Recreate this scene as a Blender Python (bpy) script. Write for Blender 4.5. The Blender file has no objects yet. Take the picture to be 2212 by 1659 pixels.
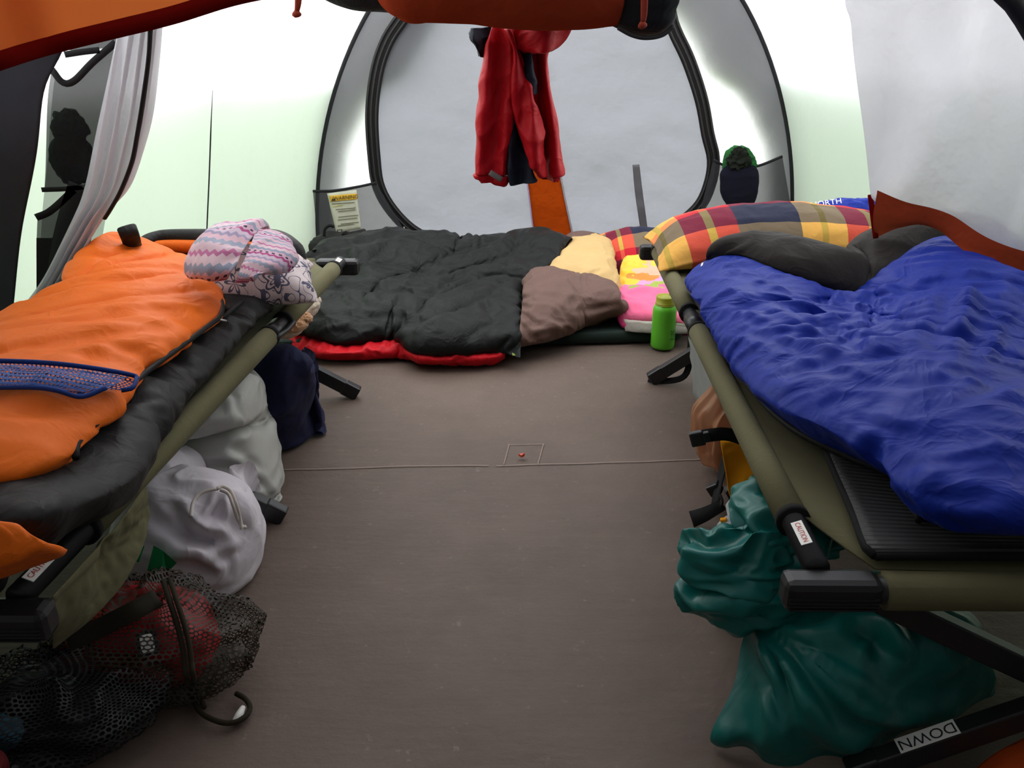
import bpy, bmesh, math, random, time
import numpy as np
from mathutils import Vector, Matrix
S = bpy.context.scene
COL = S.collection
# ---------------------------------------------------------------- mesh helpers
def cloth_data(V, F):
    E = {}; B = set(); ef = {}
    for f in F:
        k = len(f)
        for i in range(k):
            a, b = f[i], f[(i+1) % k]
            e = (a, b) if a < b else (b, a)
            E[e] = 1.0
            ef.setdefault(e, []).append(f)
        if k == 4:
            E[(min(f[0], f[2]), max(f[0], f[2]))] = .6
            E[(min(f[1], f[3]), max(f[1], f[3]))] = .6
    for e, fs in ef.items():
        if len(fs) == 2:
            o = []
            for f in fs:
                r = [q for q in f if q not in e]
                o.append(r)
            if len(o[0]) == 2 and len(o[1]) == 2:
                # straight continuation across the shared edge
                for v in e:
                    p = []
                    for f in fs:
                        i = f.index(v); n1, n2 = f[(i+1) % 4], f[i-1]
                        p.append(n1 if n2 in e else n2)
                    B.add((min(p), max(p)))
            else:
                B.add((min(o[0][0], o[1][0]), max(o[0][0], o[1][0])))
    return E, B
def colour(pairs, nv):
    mask = [0]*nv; groups = {}
    for k, (a, b) in enumerate(pairs):
        m = mask[a] | mask[b]; c = 0
        while m >> c & 1: c += 1
        mask[a] |= 1 << c; mask[b] |= 1 << c
        groups.setdefault(c, []).append(k)
    return [np.array(g) for g in groups.values() if len(g)]
def settle(V, F, iters=120, slack=1.0, press=0., grav=1e-4, bend=.15, pin=None, coll=None, damp=.92, jitter=0., seed=0, rest=None):
    """small position-based cloth solver: cloth with given slack, inner pressure and weight comes to rest"""
    rng = np.random.default_rng(seed)
    X = np.array(V, float); N = len(X)
    E, B = cloth_data(X, F)
    ep = np.array(list(E.keys())); ew = np.array(list(E.values()))
    bp = np.array(sorted(B)) if B else np.zeros((0, 2), int)
    R0 = np.array(rest, float) if rest is not None else X
    sl = np.asarray(slack, float)
    el = np.linalg.norm(R0[ep[:, 0]]-R0[ep[:, 1]], axis=1)
    bl = np.linalg.norm(R0[bp[:, 0]]-R0[bp[:, 1]], axis=1)
    if sl.ndim: el = el*(sl[ep[:, 0]]+sl[ep[:, 1]])/2; bl = bl*(sl[bp[:, 0]]+sl[bp[:, 1]])/2
    else: el = el*sl; bl = bl*sl
    w = np.ones(N)
    if pin is not None: w[np.asarray(pin)] = 0
    X0 = X.copy()
    X = X + rng.normal(0, 1, X.shape)*jitter*w[:, None]
    cons = []
    for prs, L, st in ((ep, el, ew), (bp, bl, np.full(len(bp), bend))):
        if not len(prs): continue
        for g in colour([tuple(p) for p in prs.tolist()], N):
            a, b = prs[g, 0], prs[g, 1]
            ws = w[a]+w[b]; ok = ws > 0
            a, b, l, s = a[ok], b[ok], L[g][ok], st[g][ok]
            cons.append((a, b, l, (s*w[a]/ws[ok])[:, None], (s*w[b]/ws[ok])[:, None]))
    q = np.array([f if len(f) == 4 else (f[0], f[1], f[2], f[2]) for f in F])
    Xp = X.copy()
    for it in range(iters):
        vel = (X-Xp)*damp; Xp = X.copy()
        acc = np.zeros_like(X); acc[:, 2] -= grav
        if press:
            fn = np.cross(X[q[:, 2]]-X[q[:, 0]], X[q[:, 3]]-X[q[:, 1]])
            vn = np.zeros_like(X)
            for k in range(4):
                for c in range(3): vn[:, c] += np.bincount(q[:, k], fn[:, c], N)
            vn /= np.linalg.norm(vn, axis=1)[:, None]+1e-12
            acc += vn*press
        X = X + (vel+acc)*w[:, None]
        for a, b, l, wa, wb in cons:
            d = X[b]-X[a]; n = np.sqrt((d*d).sum(1))+1e-12
            c = d*((n-l)/n)[:, None]
            X[a] += c*wa; X[b] -= c*wb
        if coll is not None: X = coll(X)
        X[w == 0] = X0[w == 0]
    return X
def grid_faces(n, m, wrap=False, off=0):
    f = []
    for i in range(n-1):
        for j in range(m if wrap else m-1):
            a = i*m+j; b = i*m+(j+1) % m
            f.append((off+a, off+b, off+b+m, off+a+m))
    return f
def resample(pts, n):
    p = np.array(pts, float)
    if len(p) > 2:                      # smooth through the points first (Catmull-Rom)
        q = np.vstack([2*p[0]-p[1], p, 2*p[-1]-p[-2]]); out = []
        for i in range(1, len(q)-2):
            t = np.linspace(0, 1, 12, endpoint=False)[:, None]
            a, b, c, d = q[i-1], q[i], q[i+1], q[i+2]
            out.append(.5*((2*b)+(-a+c)*t+(2*a-5*b+4*c-d)*t**2+(-a+3*b-3*c+d)*t**3))
        p = np.vstack(out+[p[-1:]])
    s = np.r_[0, np.cumsum(np.linalg.norm(np.diff(p, axis=0), axis=1))]
    t = np.linspace(0, s[-1], n)
    return np.stack([np.interp(t, s, p[:, k]) for k in range(p.shape[1])], 1)
def loft(rows, n, m):
    """rows: list of polylines (world points) -> (n, m, 3) surface"""
    R = np.stack([resample(r, m) for r in rows])          # k,m,3
    return np.stack([resample(R[:, j], n) for j in range(m)], 1)
# ================================================================ camera, sky, exposure
FPX, PITCH, CAMH = 1850.0, math.radians(23.6), 1.17        # focal length in pixels of the 2212x1659 frame
cam_d = bpy.data.cameras.new('camera'); cam_d.sensor_fit = 'HORIZONTAL'; cam_d.sensor_width = 36
cam_d.lens = FPX/2212*36; cam_d.clip_start = .02
cam = bpy.data.objects.new('camera', cam_d); COL.objects.link(cam)
cam.location = (0, 0, CAMH); cam.rotation_euler = (math.pi/2-PITCH, 0, 0)
S.camera = cam
wd = bpy.data.worlds.new('overcast_sky'); S.world = wd; wd.use_nodes = True
wd.node_tree.nodes['Background'].inputs[0].default_value = (.96, .98, 1, 1)
wd.node_tree.nodes['Background'].inputs[1].default_value = 1.0
sun_d = bpy.data.lights.new('veiled_sun', 'SUN'); sun_d.energy = .8; sun_d.angle = math.radians(50); sun_d.color = (1, .98, .95)
sun = bpy.data.objects.new('veiled_sun', sun_d); COL.objects.link(sun); sun.rotation_euler = (math.radians(-12), math.radians(-42), 0)
S.view_settings.view_transform = 'Standard'; S.view_settings.look = 'None'
S.view_settings.exposure = 2.42; S.view_settings.gamma = 1
S.cycles.use_denoising = True
S.cycles.max_bounces = 12; S.cycles.diffuse_bounces = 7; S.cycles.transmission_bounces = 8; S.cycles.transparent_max_bounces = 16
S.cycles.caustics_reflective = False; S.cycles.caustics_refractive = False

def W(u, v, z):
    """point at height z seen at pixel (u, v) of the 2212x1659 photograph"""
    a = (u-1106)/FPX; b = (829.5-v)/FPX; sp, cp = math.sin(PITCH), math.cos(PITCH)
    d = (a, cp+b*sp, -sp+b*cp); t = (z-CAMH)/d[2]
    return (d[0]*t, d[1]*t, z)
def WY(u, v, y):
    a = (u-1106)/FPX; b = (829.5-v)/FPX; sp, cp = math.sin(PITCH), math.cos(PITCH)
    d = (a, cp+b*sp, -sp+b*cp); t = y/d[1]
    return (d[0]*t, y, CAMH+d[2]*t)
# ---------------------------------------------------------------- objects, names, labels
def tag(o, label=None, cat=None, group=None, kind=None):
    if label: o['label'] = label
    if cat: o['category'] = cat
    if group: o['group'] = group
    if kind: o['kind'] = kind
    return o
def thing(name, label, cat, loc=(0, 0, 0), group=None):
    o = bpy.data.objects.new(name, None); COL.objects.link(o); o.location = loc; o.empty_display_size = .05
    return tag(o, label, cat, group)
def struct(name, loc=(0, 0, 0)):
    o = bpy.data.objects.new(name, None); COL.objects.link(o); o.location = loc; o['kind'] = 'structure'
    return o
def mesh(name, V, F, mt, parent=None, smooth=True, solid=0, sub=0, uv=None, offset=0, bevel=0):
    me = bpy.data.meshes.new(name)
    V = np.asarray(V, float)
    if parent is not None: V = V-np.array(parent_loc(parent))
    me.from_pydata(V.tolist(), [], [tuple(int(i) for i in f) for f in F])
    if smooth: me.polygons.foreach_set('use_smooth', [True]*len(me.polygons))
    if uv is not None:
        l = me.uv_layers.new(name='UVMap'); uv = np.asarray(uv, float)
        idx = np.empty(len(me.loops), int); me.loops.foreach_get('vertex_index', idx)
        l.data.foreach_set('uv', uv[idx].ravel())
    me.materials.append(mt); me.update()
    o = bpy.data.objects.new(name, me); COL.objects.link(o)
    if parent is not None: o.parent = parent
    if solid:
        m = o.modifiers.new('thickness', 'SOLIDIFY'); m.thickness = solid; m.offset = offset
    if bevel:
        m = o.modifiers.new('edge', 'BEVEL'); m.width = bevel; m.segments = 2; m.limit_method = 'ANGLE'
    if sub:
        m = o.modifiers.new('smooth', 'SUBSURF'); m.levels = sub; m.render_levels = sub
    return o
def parent_loc(p):
    l = np.zeros(3)
    while p is not None:
        l += np.array(p.location); p = p.parent
    return l
def grid_obj(name, P, mt, parent=None, **k):
    n, m = P.shape[:2]
    uu, vv = np.meshgrid(np.linspace(0, 1, m), np.linspace(0, 1, n))
    return mesh(name, P.reshape(-1, 3), grid_faces(n, m), mt, parent, uv=np.stack([uu, vv], -1).reshape(-1, 2), **k)
def tube_geo(pts, r, seg=12, closed=False, caps=True, flat=1.0, up=(0, 0, 1)):
    p = np.array(pts, float); n = len(p); rr = np.broadcast_to(np.asarray(r, float), (n,))
    t = np.gradient(p, axis=0) if not closed else np.roll(p, -1, 0)-np.roll(p, 1, 0)
    t /= np.linalg.norm(t, axis=1)[:, None]+1e-12
    V = []; ref = np.array(up, float)
    for i in range(n):
        s = np.cross(t[i], ref)
        if np.linalg.norm(s) < 1e-3: s = np.cross(t[i], (1, 0, 0))
        s /= np.linalg.norm(s); b = np.cross(s, t[i]); ref = b if abs(t[i]@np.array(up)) > .9 or True else ref
        for k in range(seg):
            a = 2*math.pi*k/seg
            V.append(p[i]+rr[i]*(math.cos(a)*s+math.sin(a)*flat*b))
    F = grid_faces(n, seg, wrap=True)
    if closed:
        F += [((n-1)*seg+j, (n-1)*seg+(j+1) % seg, (j+1) % seg, j) for j in range(seg)]
    elif caps:
        F += [tuple(range(seg-1, -1, -1)), tuple((n-1)*seg+j for j in range(seg))]
    return np.array(V), F
def tube(name, pts, r, mt, parent=None, seg=12, n=None, **k):
    if n: pts = resample(pts, n)
    kk = {q: k.pop(q) for q in ('closed', 'caps', 'flat', 'up') if q in k}
    V, F = tube_geo(pts, r, seg, **kk)
    return mesh(name, V, F, mt, parent, **k)
def bar(name, a, b, w, h, mt, parent=None, bevel=.004, up=(0, 0, 1)):
    """rectangular bar from a to b"""
    a, b = np.array(a, float), np.array(b, float); t = b-a; t /= np.linalg.norm(t)
    s = np.cross(t, up); s /= np.linalg.norm(s); q = np.cross(s, t)
    V = [p+sx*s*w/2+sz*q*h/2 for p in (a, b) for sx, sz in ((-1, -1), (1, -1), (1, 1), (-1, 1))]
    F = [(0, 1, 2, 3)[::-1], (4, 5, 6, 7), (0, 1, 5, 4), (1, 2, 6, 5), (2, 3, 7, 6), (3, 0, 4, 7)]
    return mesh(name, V, F, mt, parent, smooth=False, bevel=bevel)
def strip(name, pts, width, mt, parent=None, nrm=(0, 0, 1), n=24, solid=.002, sub=0, smooth=True):
    """flat band along pts lying across the normal nrm (one vector or one per point)"""
    p = resample(pts, n); t = np.gradient(p, axis=0)
    s = np.cross(t, np.broadcast_to(np.array(nrm, float), t.shape)); s /= np.linalg.norm(s, axis=1)[:, None]+1e-9
    w = np.broadcast_to(np.asarray(width, float), (n,))[:, None]/2
    P = np.stack([p-s*w, p, p+s*w], 1)
    return grid_obj(name, P, mt, parent, solid=solid, sub=sub, smooth=smooth)
def lathe(name, prof, mt, parent=None, loc=(0, 0, 0), seg=32, **k):
    V = []; n = len(prof)
    for r, z in prof:
        for j in range(seg):
            a = 2*math.pi*j/seg; V.append((loc[0]+r*math.cos(a), loc[1]+r*math.sin(a), loc[2]+z))
    F = grid_faces(n, seg, wrap=True)
    F += [tuple(range(seg-1, -1, -1)), tuple((n-1)*seg+j for j in range(seg))]
    return mesh(name, V, F, mt, parent, **k)
def text_geo(s, size, align='CENTER'):
    c = bpy.data.curves.new('lettering', 'FONT'); c.body = s; c.size = size; c.align_x = align; c.align_y = 'CENTER'; c.resolution_u = 3
    o = bpy.data.objects.new('lettering', c); COL.objects.link(o)
    dg = bpy.context.evaluated_depsgraph_get(); me = bpy.data.meshes.new_from_object(o.evaluated_get(dg))
    V = np.array([v.co[:] for v in me.vertices]); F = [tuple(p.vertices) for p in me.polygons]
    bpy.data.objects.remove(o); bpy.data.curves.remove(c); bpy.data.meshes.remove(me)
    return V, F
def lettering(s, size, org, xd, yd, mt, parent, lift=.0008, name='lettering'):
    V, F = text_geo(s, size)
    xd, yd = np.array(xd, float), np.array(yd, float); xd /= np.linalg.norm(xd); yd /= np.linalg.norm(yd)
    nn = np.cross(xd, yd)
    P = np.array(org)+V[:, :1]*xd+V[:, 1:2]*yd+nn*lift
    return mesh(name, P, F, mt, parent, smooth=False)
def vnoise(P, f, seed=0):
    """smooth value noise in 3D, about -1..1 (vectorised)"""
    q = np.asarray(P, float)*f+seed*17.13; i = np.floor(q).astype(np.int64); t = q-i; t = t*t*(3-2*t)
    def h(a):
        n = (a[..., 0]*374761393+a[..., 1]*668265263+a[..., 2]*2147483647+seed*1274126177) & 0xffffffff
        n = ((n ^ (n >> 13))*1274126177) & 0xffffffff
        return ((n ^ (n >> 16)) & 0xffff)/32767.5-1
    r = 0
    for dx in (0, 1):
        for dy in (0, 1):
            for dz in (0, 1):
                wgt = (t[..., 0] if dx else 1-t[..., 0])*(t[..., 1] if dy else 1-t[..., 1])*(t[..., 2] if dz else 1-t[..., 2])
                r = r+wgt*h(i+np.array([dx, dy, dz]))
    return r
# ---------------------------------------------------------------- materials
def srgb(r, g, b):
    return tuple((c/255/12.92 if c <= 10 else ((c/255+.055)/1.055)**2.4) for c in (r, g, b))+(1,)
class NT:
    def __init__(s, name):
        s.m = bpy.data.materials.new(name); s.m.use_nodes = True; s.t = s.m.node_tree
        for n in list(s.t.nodes): s.t.nodes.remove(n)
        s.out = s.n('ShaderNodeOutputMaterial')
    def n(s, typ, **k):
        nd = s.t.nodes.new(typ)
        for a, b in k.items():
            if a.startswith('i_'):
                key = a[2:]; key = int(key) if key.isdigit() else key.replace('_', ' ')
                if isinstance(b, bpy.types.NodeSocket): s.t.links.new(b, nd.inputs[key])
                else: nd.inputs[key].default_value = b
            else: setattr(nd, a, b)
        return nd
    def l(s, a, b): s.t.links.new(a, b)
    def math(s, op, a, b=0., c=0.):
        nd = s.t.nodes.new('ShaderNodeMath'); nd.operation = op
        for i, x in enumerate((a, b, c)):
            if isinstance(x, bpy.types.NodeSocket): s.t.links.new(x, nd.inputs[i])
            else: nd.inputs[i].default_value = x
        return nd.outputs[0]
    def mix(s, f, a, b):
        nd = s.t.nodes.new('ShaderNodeMix'); nd.data_type = 'RGBA'
        for i, x in ((0, f), (6, a), (7, b)):
            if isinstance(x, bpy.types.NodeSocket): s.t.links.new(x, nd.inputs[i])
            else: nd.inputs[i].default_value = x
        return nd.outputs[2]
    def coord(s, which='Object'): return s.n('ShaderNodeTexCoord').outputs[which]
    def noise(s, vec, scale, detail=3, rough=.5):
        return s.n('ShaderNodeTexNoise', i_Vector=vec, i_Scale=scale, i_Detail=detail, i_Roughness=rough)
    def bump(s, h, strength=.3, dist=.01):
        return s.n('ShaderNodeBump', i_Height=h, i_Strength=strength, i_Distance=dist).outputs[0]
def fabric(name, col, rough=.75, crumple=.35, cs=28, weave=.12, ws=700, sheen=.02, spec=.15, var=.12, trans=0., colsock=None):
    """woven cloth: slight colour variation, fine weave and small creases"""
    t = NT(name); c = t.coord()
    nz = t.noise(c, cs, 4, .55); nw = t.noise(c, ws, 1)
    nv = t.noise(c, 7, 3)
    rg = t.noise(c, cs*.55, 3, .5); rg.inputs['Distortion'].default_value = .8
    ridge = t.math('POWER', t.math('SUBTRACT', 1., t.math('ABSOLUTE', t.math('SUBTRACT', t.math('MULTIPLY', rg.outputs[0], 2.), 1.))), 3.)
    h = t.math('ADD', t.math('MULTIPLY', t.math('ADD', t.math('MULTIPLY', nz.outputs[0], .6), t.math('MULTIPLY', ridge, .75)), crumple), t.math('MULTIPLY', nw.outputs[0], weave*.15))
    base = colsock(t) if colsock else col
    dark = t.n('ShaderNodeHueSaturation', i_Value=1-var, i_Color=base).outputs[0]
    cc = t.mix(nv.outputs[0], dark, base)
    p = t.n('ShaderNodeBsdfPrincipled', i_Roughness=rough)
    t.l(cc, p.inputs['Base Color']); p.inputs['Specular IOR Level'].default_value = spec
    p.inputs['Sheen Weight'].default_value = sheen; p.inputs['Sheen Roughness'].default_value = .4
    t.l(t.bump(h, .6, .012), p.inputs['Normal'])
    sh = p.outputs[0]
    if trans:
        tr = t.n('ShaderNodeBsdfTranslucent'); t.l(cc, tr.inputs[0])
        mx = t.n('ShaderNodeMixShader', i_0=trans); t.l(sh, mx.inputs[1]); t.l(tr.outputs[0], mx.inputs[2]); sh = mx.outputs[0]
    t.l(sh, t.out.inputs[0]); return t.m
def tentcloth(name, tcol, rcol=None, fac=.6, wr=.25, ws=6, thin=0.):
    """thin coated nylon: daylight glows through it"""
    t = NT(name); c = t.coord()
    h = t.noise(c, ws, 4, .6).outputs[0]; b = t.bump(h, wr, .05)
    tr = t.n('ShaderNodeBsdfTranslucent', i_Color=tcol, i_Normal=b); di = t.n('ShaderNodeBsdfDiffuse', i_Color=rcol or tcol, i_Normal=b)
    mx = t.n('ShaderNodeMixShader', i_0=fac); t.l(di.outputs[0], mx.inputs[1]); t.l(tr.outputs[0], mx.inputs[2])
    sh = mx.outputs[0]
    if thin:
        tp = t.n('ShaderNodeBsdfTransparent'); m2 = t.n('ShaderNodeMixShader', i_0=thin)
        t.l(sh, m2.inputs[1]); t.l(tp.outputs[0], m2.inputs[2]); sh = m2.outputs[0]
    t.l(sh, t.out.inputs[0]); return t.m
def plastic(name, col, rough=.35, spec=.5, bump=0., bs=200, metal=0.):
    t = NT(name); p = t.n('ShaderNodeBsdfPrincipled', i_Base_Color=col, i_Roughness=rough, i_Metallic=metal)
    p.inputs['Specular IOR Level'].default_value = spec
    c = t.coord(); nz = t.noise(c, bs, 2)
    t.l(t.math('ADD', t.math('MULTIPLY', nz.outputs[0], .15), rough-.07), p.inputs['Roughness'])
    if bump: t.l(t.bump(nz.outputs[0], bump, .001), p.inputs['Normal'])
    t.l(p.outputs[0], t.out.inputs[0]); return t.m
def netting(name, col, su, sv, hole=.36, hexa=True, rough=.6):
    """open mesh cloth: rows of holes laid out on the cloth's own UVs"""
    t = NT(name); uv = t.n('ShaderNodeUVMap').outputs[0]
    sp = t.n('ShaderNodeSeparateXYZ', i_0=uv)
    x = t.math('MULTIPLY', sp.outputs[0], su); y = t.math('MULTIPLY', sp.outputs[1], sv)
    row = t.math('FLOOR', y)
    if hexa: x = t.math('ADD', x, t.math('MULTIPLY', t.math('MODULO', row, 2.), .5))
    fx = t.math('SUBTRACT', t.math('FRACT', x), .5); fy = t.math('SUBTRACT', t.math('FRACT', y), .5)
    d = t.math('SQRT', t.math('ADD', t.math('MULTIPLY', fx, fx), t.math('MULTIPLY', fy, fy)))
    f = t.math('LESS_THAN', d, hole)
    p = t.n('ShaderNodeBsdfPrincipled', i_Base_Color=col, i_Roughness=rough)
    tp = t.n('ShaderNodeBsdfTransparent'); mx = t.n('ShaderNodeMixShader', i_0=f)
    t.l(p.outputs[0], mx.inputs[1]); t.l(tp.outputs[0], mx.inputs[2]); t.l(mx.outputs[0], t.out.inputs[0])
    return t.m
def finemesh(name, col, clear=.5):
    """insect mesh too fine to resolve: part cloth, part clear"""
    t = NT(name); di = t.n('ShaderNodeBsdfDiffuse', i_Color=col); tp = t.n('ShaderNodeBsdfTransparent')
    mx = t.n('ShaderNodeMixShader', i_0=clear); t.l(di.outputs[0], mx.inputs[1]); t.l(tp.outputs[0], mx.inputs[2])
    t.l(mx.outputs[0], t.out.inputs[0]); return t.m
M = {}
M['black_plastic'] = plastic('black_plastic', (.012, .012, .013, 1), .38)
M['black_metal'] = plastic('black_powder_coat', (.014, .014, .015, 1), .42, .5, .2, 900)
M['black_web'] = fabric('black_webbing', (.012, .012, .012, 1), .7, .05, ws=500)
M['olive'] = fabric('olive_cot_cloth', srgb(104, 100, 72), .8, .10, 40, .2, 900, sheen=.05, var=.08)
M['black_tape'] = fabric('black_tape', (.01, .01, .01, 1), .8, .06)
M['white_paper'] = plastic('white_sticker', srgb(242, 240, 232), .6)
M['red_ink'] = plastic('red_ink', srgb(190, 50, 45), .6)
M['black_ink'] = plastic('black_ink', (.01, .01, .012, 1), .6)
# ================================================================ the setting: ground, floor, tent shell
def floor_mat():
    t = NT('brown_tent_floor'); c = t.coord()
    n1 = t.noise(c, 2.6, 7, .68).outputs[0]; n2 = t.noise(c, 60, 4, .6).outputs[0]; n3 = t.noise(c, 420, 2).outputs[0]
    base = t.mix(n1, srgb(84, 70, 62), srgb(130, 112, 101))
    base = t.mix(t.math('MULTIPLY', n3, .35), base, srgb(80, 70, 63))
    sp = t.noise(c, 26, 6, .75).outputs[0]
    dust = t.n('ShaderNodeMapRange', i_0=sp, i_1=.62, i_2=.78, i_3=0., i_4=.6)
    base = t.mix(dust.outputs[0], base, srgb(165, 150, 138))
    # long pale scuffs
    mp = t.n('ShaderNodeMapping', i_0=c); mp.inputs['Scale'].default_value = (6, 34, 1); mp.inputs['Rotation'].default_value = (0, 0, .5)
    sc = t.n('ShaderNodeMapRange', i_0=t.noise(mp.outputs[0], 2.2, 5, .7).outputs[0], i_1=.66, i_2=.82, i_3=0., i_4=.35)
    base = t.mix(sc.outputs[0], base, srgb(150, 135, 125))
    p = t.n('ShaderNodeBsdfPrincipled', i_Roughness=.62); t.l(base, p.inputs['Base Color'])
    p.inputs['Specular IOR Level'].default_value = .35
    hw = t.math('ADD', t.math('MULTIPLY', n2, .5), t.math('MULTIPLY', t.noise(mp.outputs[0], .8, 4).outputs[0], .9))
    t.l(t.bump(hw, .35, .012), p.inputs['Normal']); t.l(p.outputs[0], t.out.inputs[0]); return t.m
def grass_mat():
    t = NT('grass_outside'); n = t.noise(t.coord(), 5, 6, .7).outputs[0]
    p = t.n('ShaderNodeBsdfPrincipled', i_Roughness=.9); t.l(t.mix(n, (.05, .08, .025, 1), (.12, .16, .05, 1)), p.inputs['Base Color'])
    t.l(p.outputs[0], t.out.inputs[0]); return t.m
M['floor'] = floor_mat(); M['grass'] = grass_mat()
gr = mesh('ground', [(-30, -30, -.03), (30, -30, -.03), (30, 30, -.03), (-30, 30, -.03)], [(0, 1, 2, 3)], M['grass'], smooth=False)
gr['kind'] = 'structure'
CX = .22
YB = 4.42
def hw(y): return np.interp(y, [-2, 1, 2.4, 3.4, YB], [1.62, 1.66, 1.66, 1.52, 1.245])
def apex(y): return np.interp(y, [-2, 1, 2.4, 3.4, YB], [1.85, 1.9, 1.9, 1.85, 1.70])
def shell(th, y, off=0.):
    return np.stack([CX-(hw(y)+off)*np.cos(th), y+0*th, (apex(y)+off)*np.sin(th)], -1)
def shell_patch(t0, t1, y0, y1, n, m, off=0., slackn=.012, seed=1):
    th, y = np.meshgrid(np.linspace(t0, t1, n), np.linspace(y0, y1, m), indexing='ij')
    P = shell(th, y, off)
    d = vnoise(P*np.array([1, 1.6, .5]), 1.6, seed)*slackn+vnoise(P*np.array([1, 3., .4]), 3.1, seed+3)*slackn*.5
    P[..., 0] += d*np.cos(th)*-1; P[..., 2] += d*np.sin(th)*.5
    return P
# floor with a little slack in the cloth
yy, xx = np.meshgrid(np.linspace(-1.9, YB+.03, 110), np.linspace(-1.5, 1.95, 70), indexing='ij')
fp = np.stack([xx, yy, 0*xx], -1)
fp[..., 2] = .004*vnoise(fp*np.array([1, 2.2, 1]), 2.2, 5)+.002*vnoise(fp*np.array([2, 1, 1]), 5, 9)-.006
fl = grid_obj('floor', fp, M['floor']); fl['kind'] = 'structure'
def fz(x, y):
    p = np.array([x, y, 0.]); return float(.004*vnoise(p*np.array([1, 2.2, 1]), 2.2, 5)+.002*vnoise(p*np.array([2, 1, 1]), 5, 9)-.006)
M['seam'] = fabric('pale_floor_seam', srgb(158, 140, 128), .8, .02)
def floorline(name, pts, w):
    p = resample([W(u, v, 0) for u, v in pts], 30); p[:, 2] = [fz(a, b)+.003 for a, b, _ in p]
    strip(name, p, w, M['seam'], fl, n=30, solid=0, smooth=False)
floorline('floor_seam', [(600, 1014), (870, 1006), (1056, 1003)], .004)
floorline('floor_seam', [(1072, 1003), (1170, 999), (1320, 996), (1560, 991)], .004)
floorline('patch_edge', [(1100, 957), (1088, 1000)], .003)
floorline('patch_edge', [(1174, 957), (1162, 998)], .003)
floorline('patch_edge', [(1096, 958), (1176, 957)], .002)
# tent cloths
M['wall_white'] = tentcloth('white_tent_nylon', (.80, .80, .81, 1), (.24, .24, .25, 1), .62, .2, 5)
M['fly_green'] = tentcloth('pale_green_fly', (.45, .54, .42, 1), (.44, .54, .41, 1), .66, .2, 4)
M['fly_grey'] = tentcloth('grey_fly', (.05, .05, .055, 1), (.3, .3, .32, 1), .6, .2, 5)
M['door_grey'] = tentcloth('grey_door_nylon', (.19, .192, .215, 1), (.22, .22, .24, 1), .6, .35, 4)
M['wall_front'] = tentcloth('grey_front_nylon', (.05, .05, .052, 1), (.14, .14, .14, 1), .5, .2, 5)
M['near_roof'] = tentcloth('grey_roof_nylon', (.15, .15, .155, 1), (.4, .4, .4, 1), .5, .2, 5)  # passes little daylight, chosen to keep the near floor and cots dim
M['trim'] = fabric('dark_trim', (.02, .02, .022, 1), .7, .05)
A0 = .30*math.pi
YF = .55      # near room, out of view: its cloth is darkened to dim the near floor
wl = struct('wall_left'); wr = struct('wall_right'); YN = 1.75
grid_obj('far_cloth', shell_patch(0, A0, YN, YB, 30, 70), M['wall_white'], wl); grid_obj('near_cloth', shell_patch(0, A0, YF, YN, 30, 30), M['near_roof'], wl)
grid_obj('far_cloth', shell_patch(math.pi-A0, math.pi, YN, YB, 30, 70, seed=7), M['wall_white'], wr); grid_obj('near_cloth', shell_patch(math.pi-A0, math.pi, YF, YN, 30, 30, seed=7), M['near_roof'], wr)
ce = struct('ceiling'); YC = 2.3
grid_obj('far_roof', shell_patch(A0, math.pi-A0, YC, YB, 30, 40, seed=9), M['wall_white'], ce)
grid_obj('near_roof', shell_patch(A0, math.pi-A0, YF, YC, 30, 40, seed=9), M['near_roof'], ce)
fr = grid_obj('wall_near_room', shell_patch(0, math.pi, -1.9, YF, 60, 40, seed=11), M['wall_front']); fr['kind'] = 'structure'
th = np.linspace(0, math.pi, 40); e = shell(th, np.full(40, -1.9)); base = e.copy(); base[:, 2] = 0
ff = grid_obj('wall_front', np.stack([base, base*.5+e*.5, e], 0), M['wall_front']); ff['kind'] = 'structure'
# green rain fly outside the lower walls
for nm, t0, t1, sd in (('wall_left_fly', -.03, math.asin(1.0/2.0), 21), ('wall_right_fly', math.pi-math.asin(1.0/2.0), math.pi+.03, 23)):
    o = grid_obj(nm, shell_patch(t0, t1, .6, YB+.1, 24, 60, off=.09, slackn=.02, seed=sd), M['fly_green']); o['kind'] = 'structure'
# thin dark strip down the left wall
P = np.array([WY(u, v, 3.35) for u, v in ((452, 195), (449, 260), (445, 380), (440, 490))])
def on_wall_left(u, v):
    lo, hi = 1.0, YB                     # where the sight line meets the left wall
    for _ in range(40):
        y = (lo+hi)/2; p = WY(u, v, y); z = max(0., min(p[2], apex(y)*.98))
        x = CX-hw(y)*math.sqrt(max(0, 1-(z/apex(y))**2))
        if p[0] > x: lo = y
        else: hi = y
    return np.array(p)
strip('wall_dark_strip', [on_wall_left(u, v)+np.array([.016, -.01, 0]) for u, v in ((452, 195), (449, 260), (445, 380), (440, 500), (440, 540))], np.interp(np.linspace(0, 1, 24), [0, .3, 1], [.001, .008, .007]), M['trim'], wl, nrm=(1, -.4, 0), solid=.001)
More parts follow.
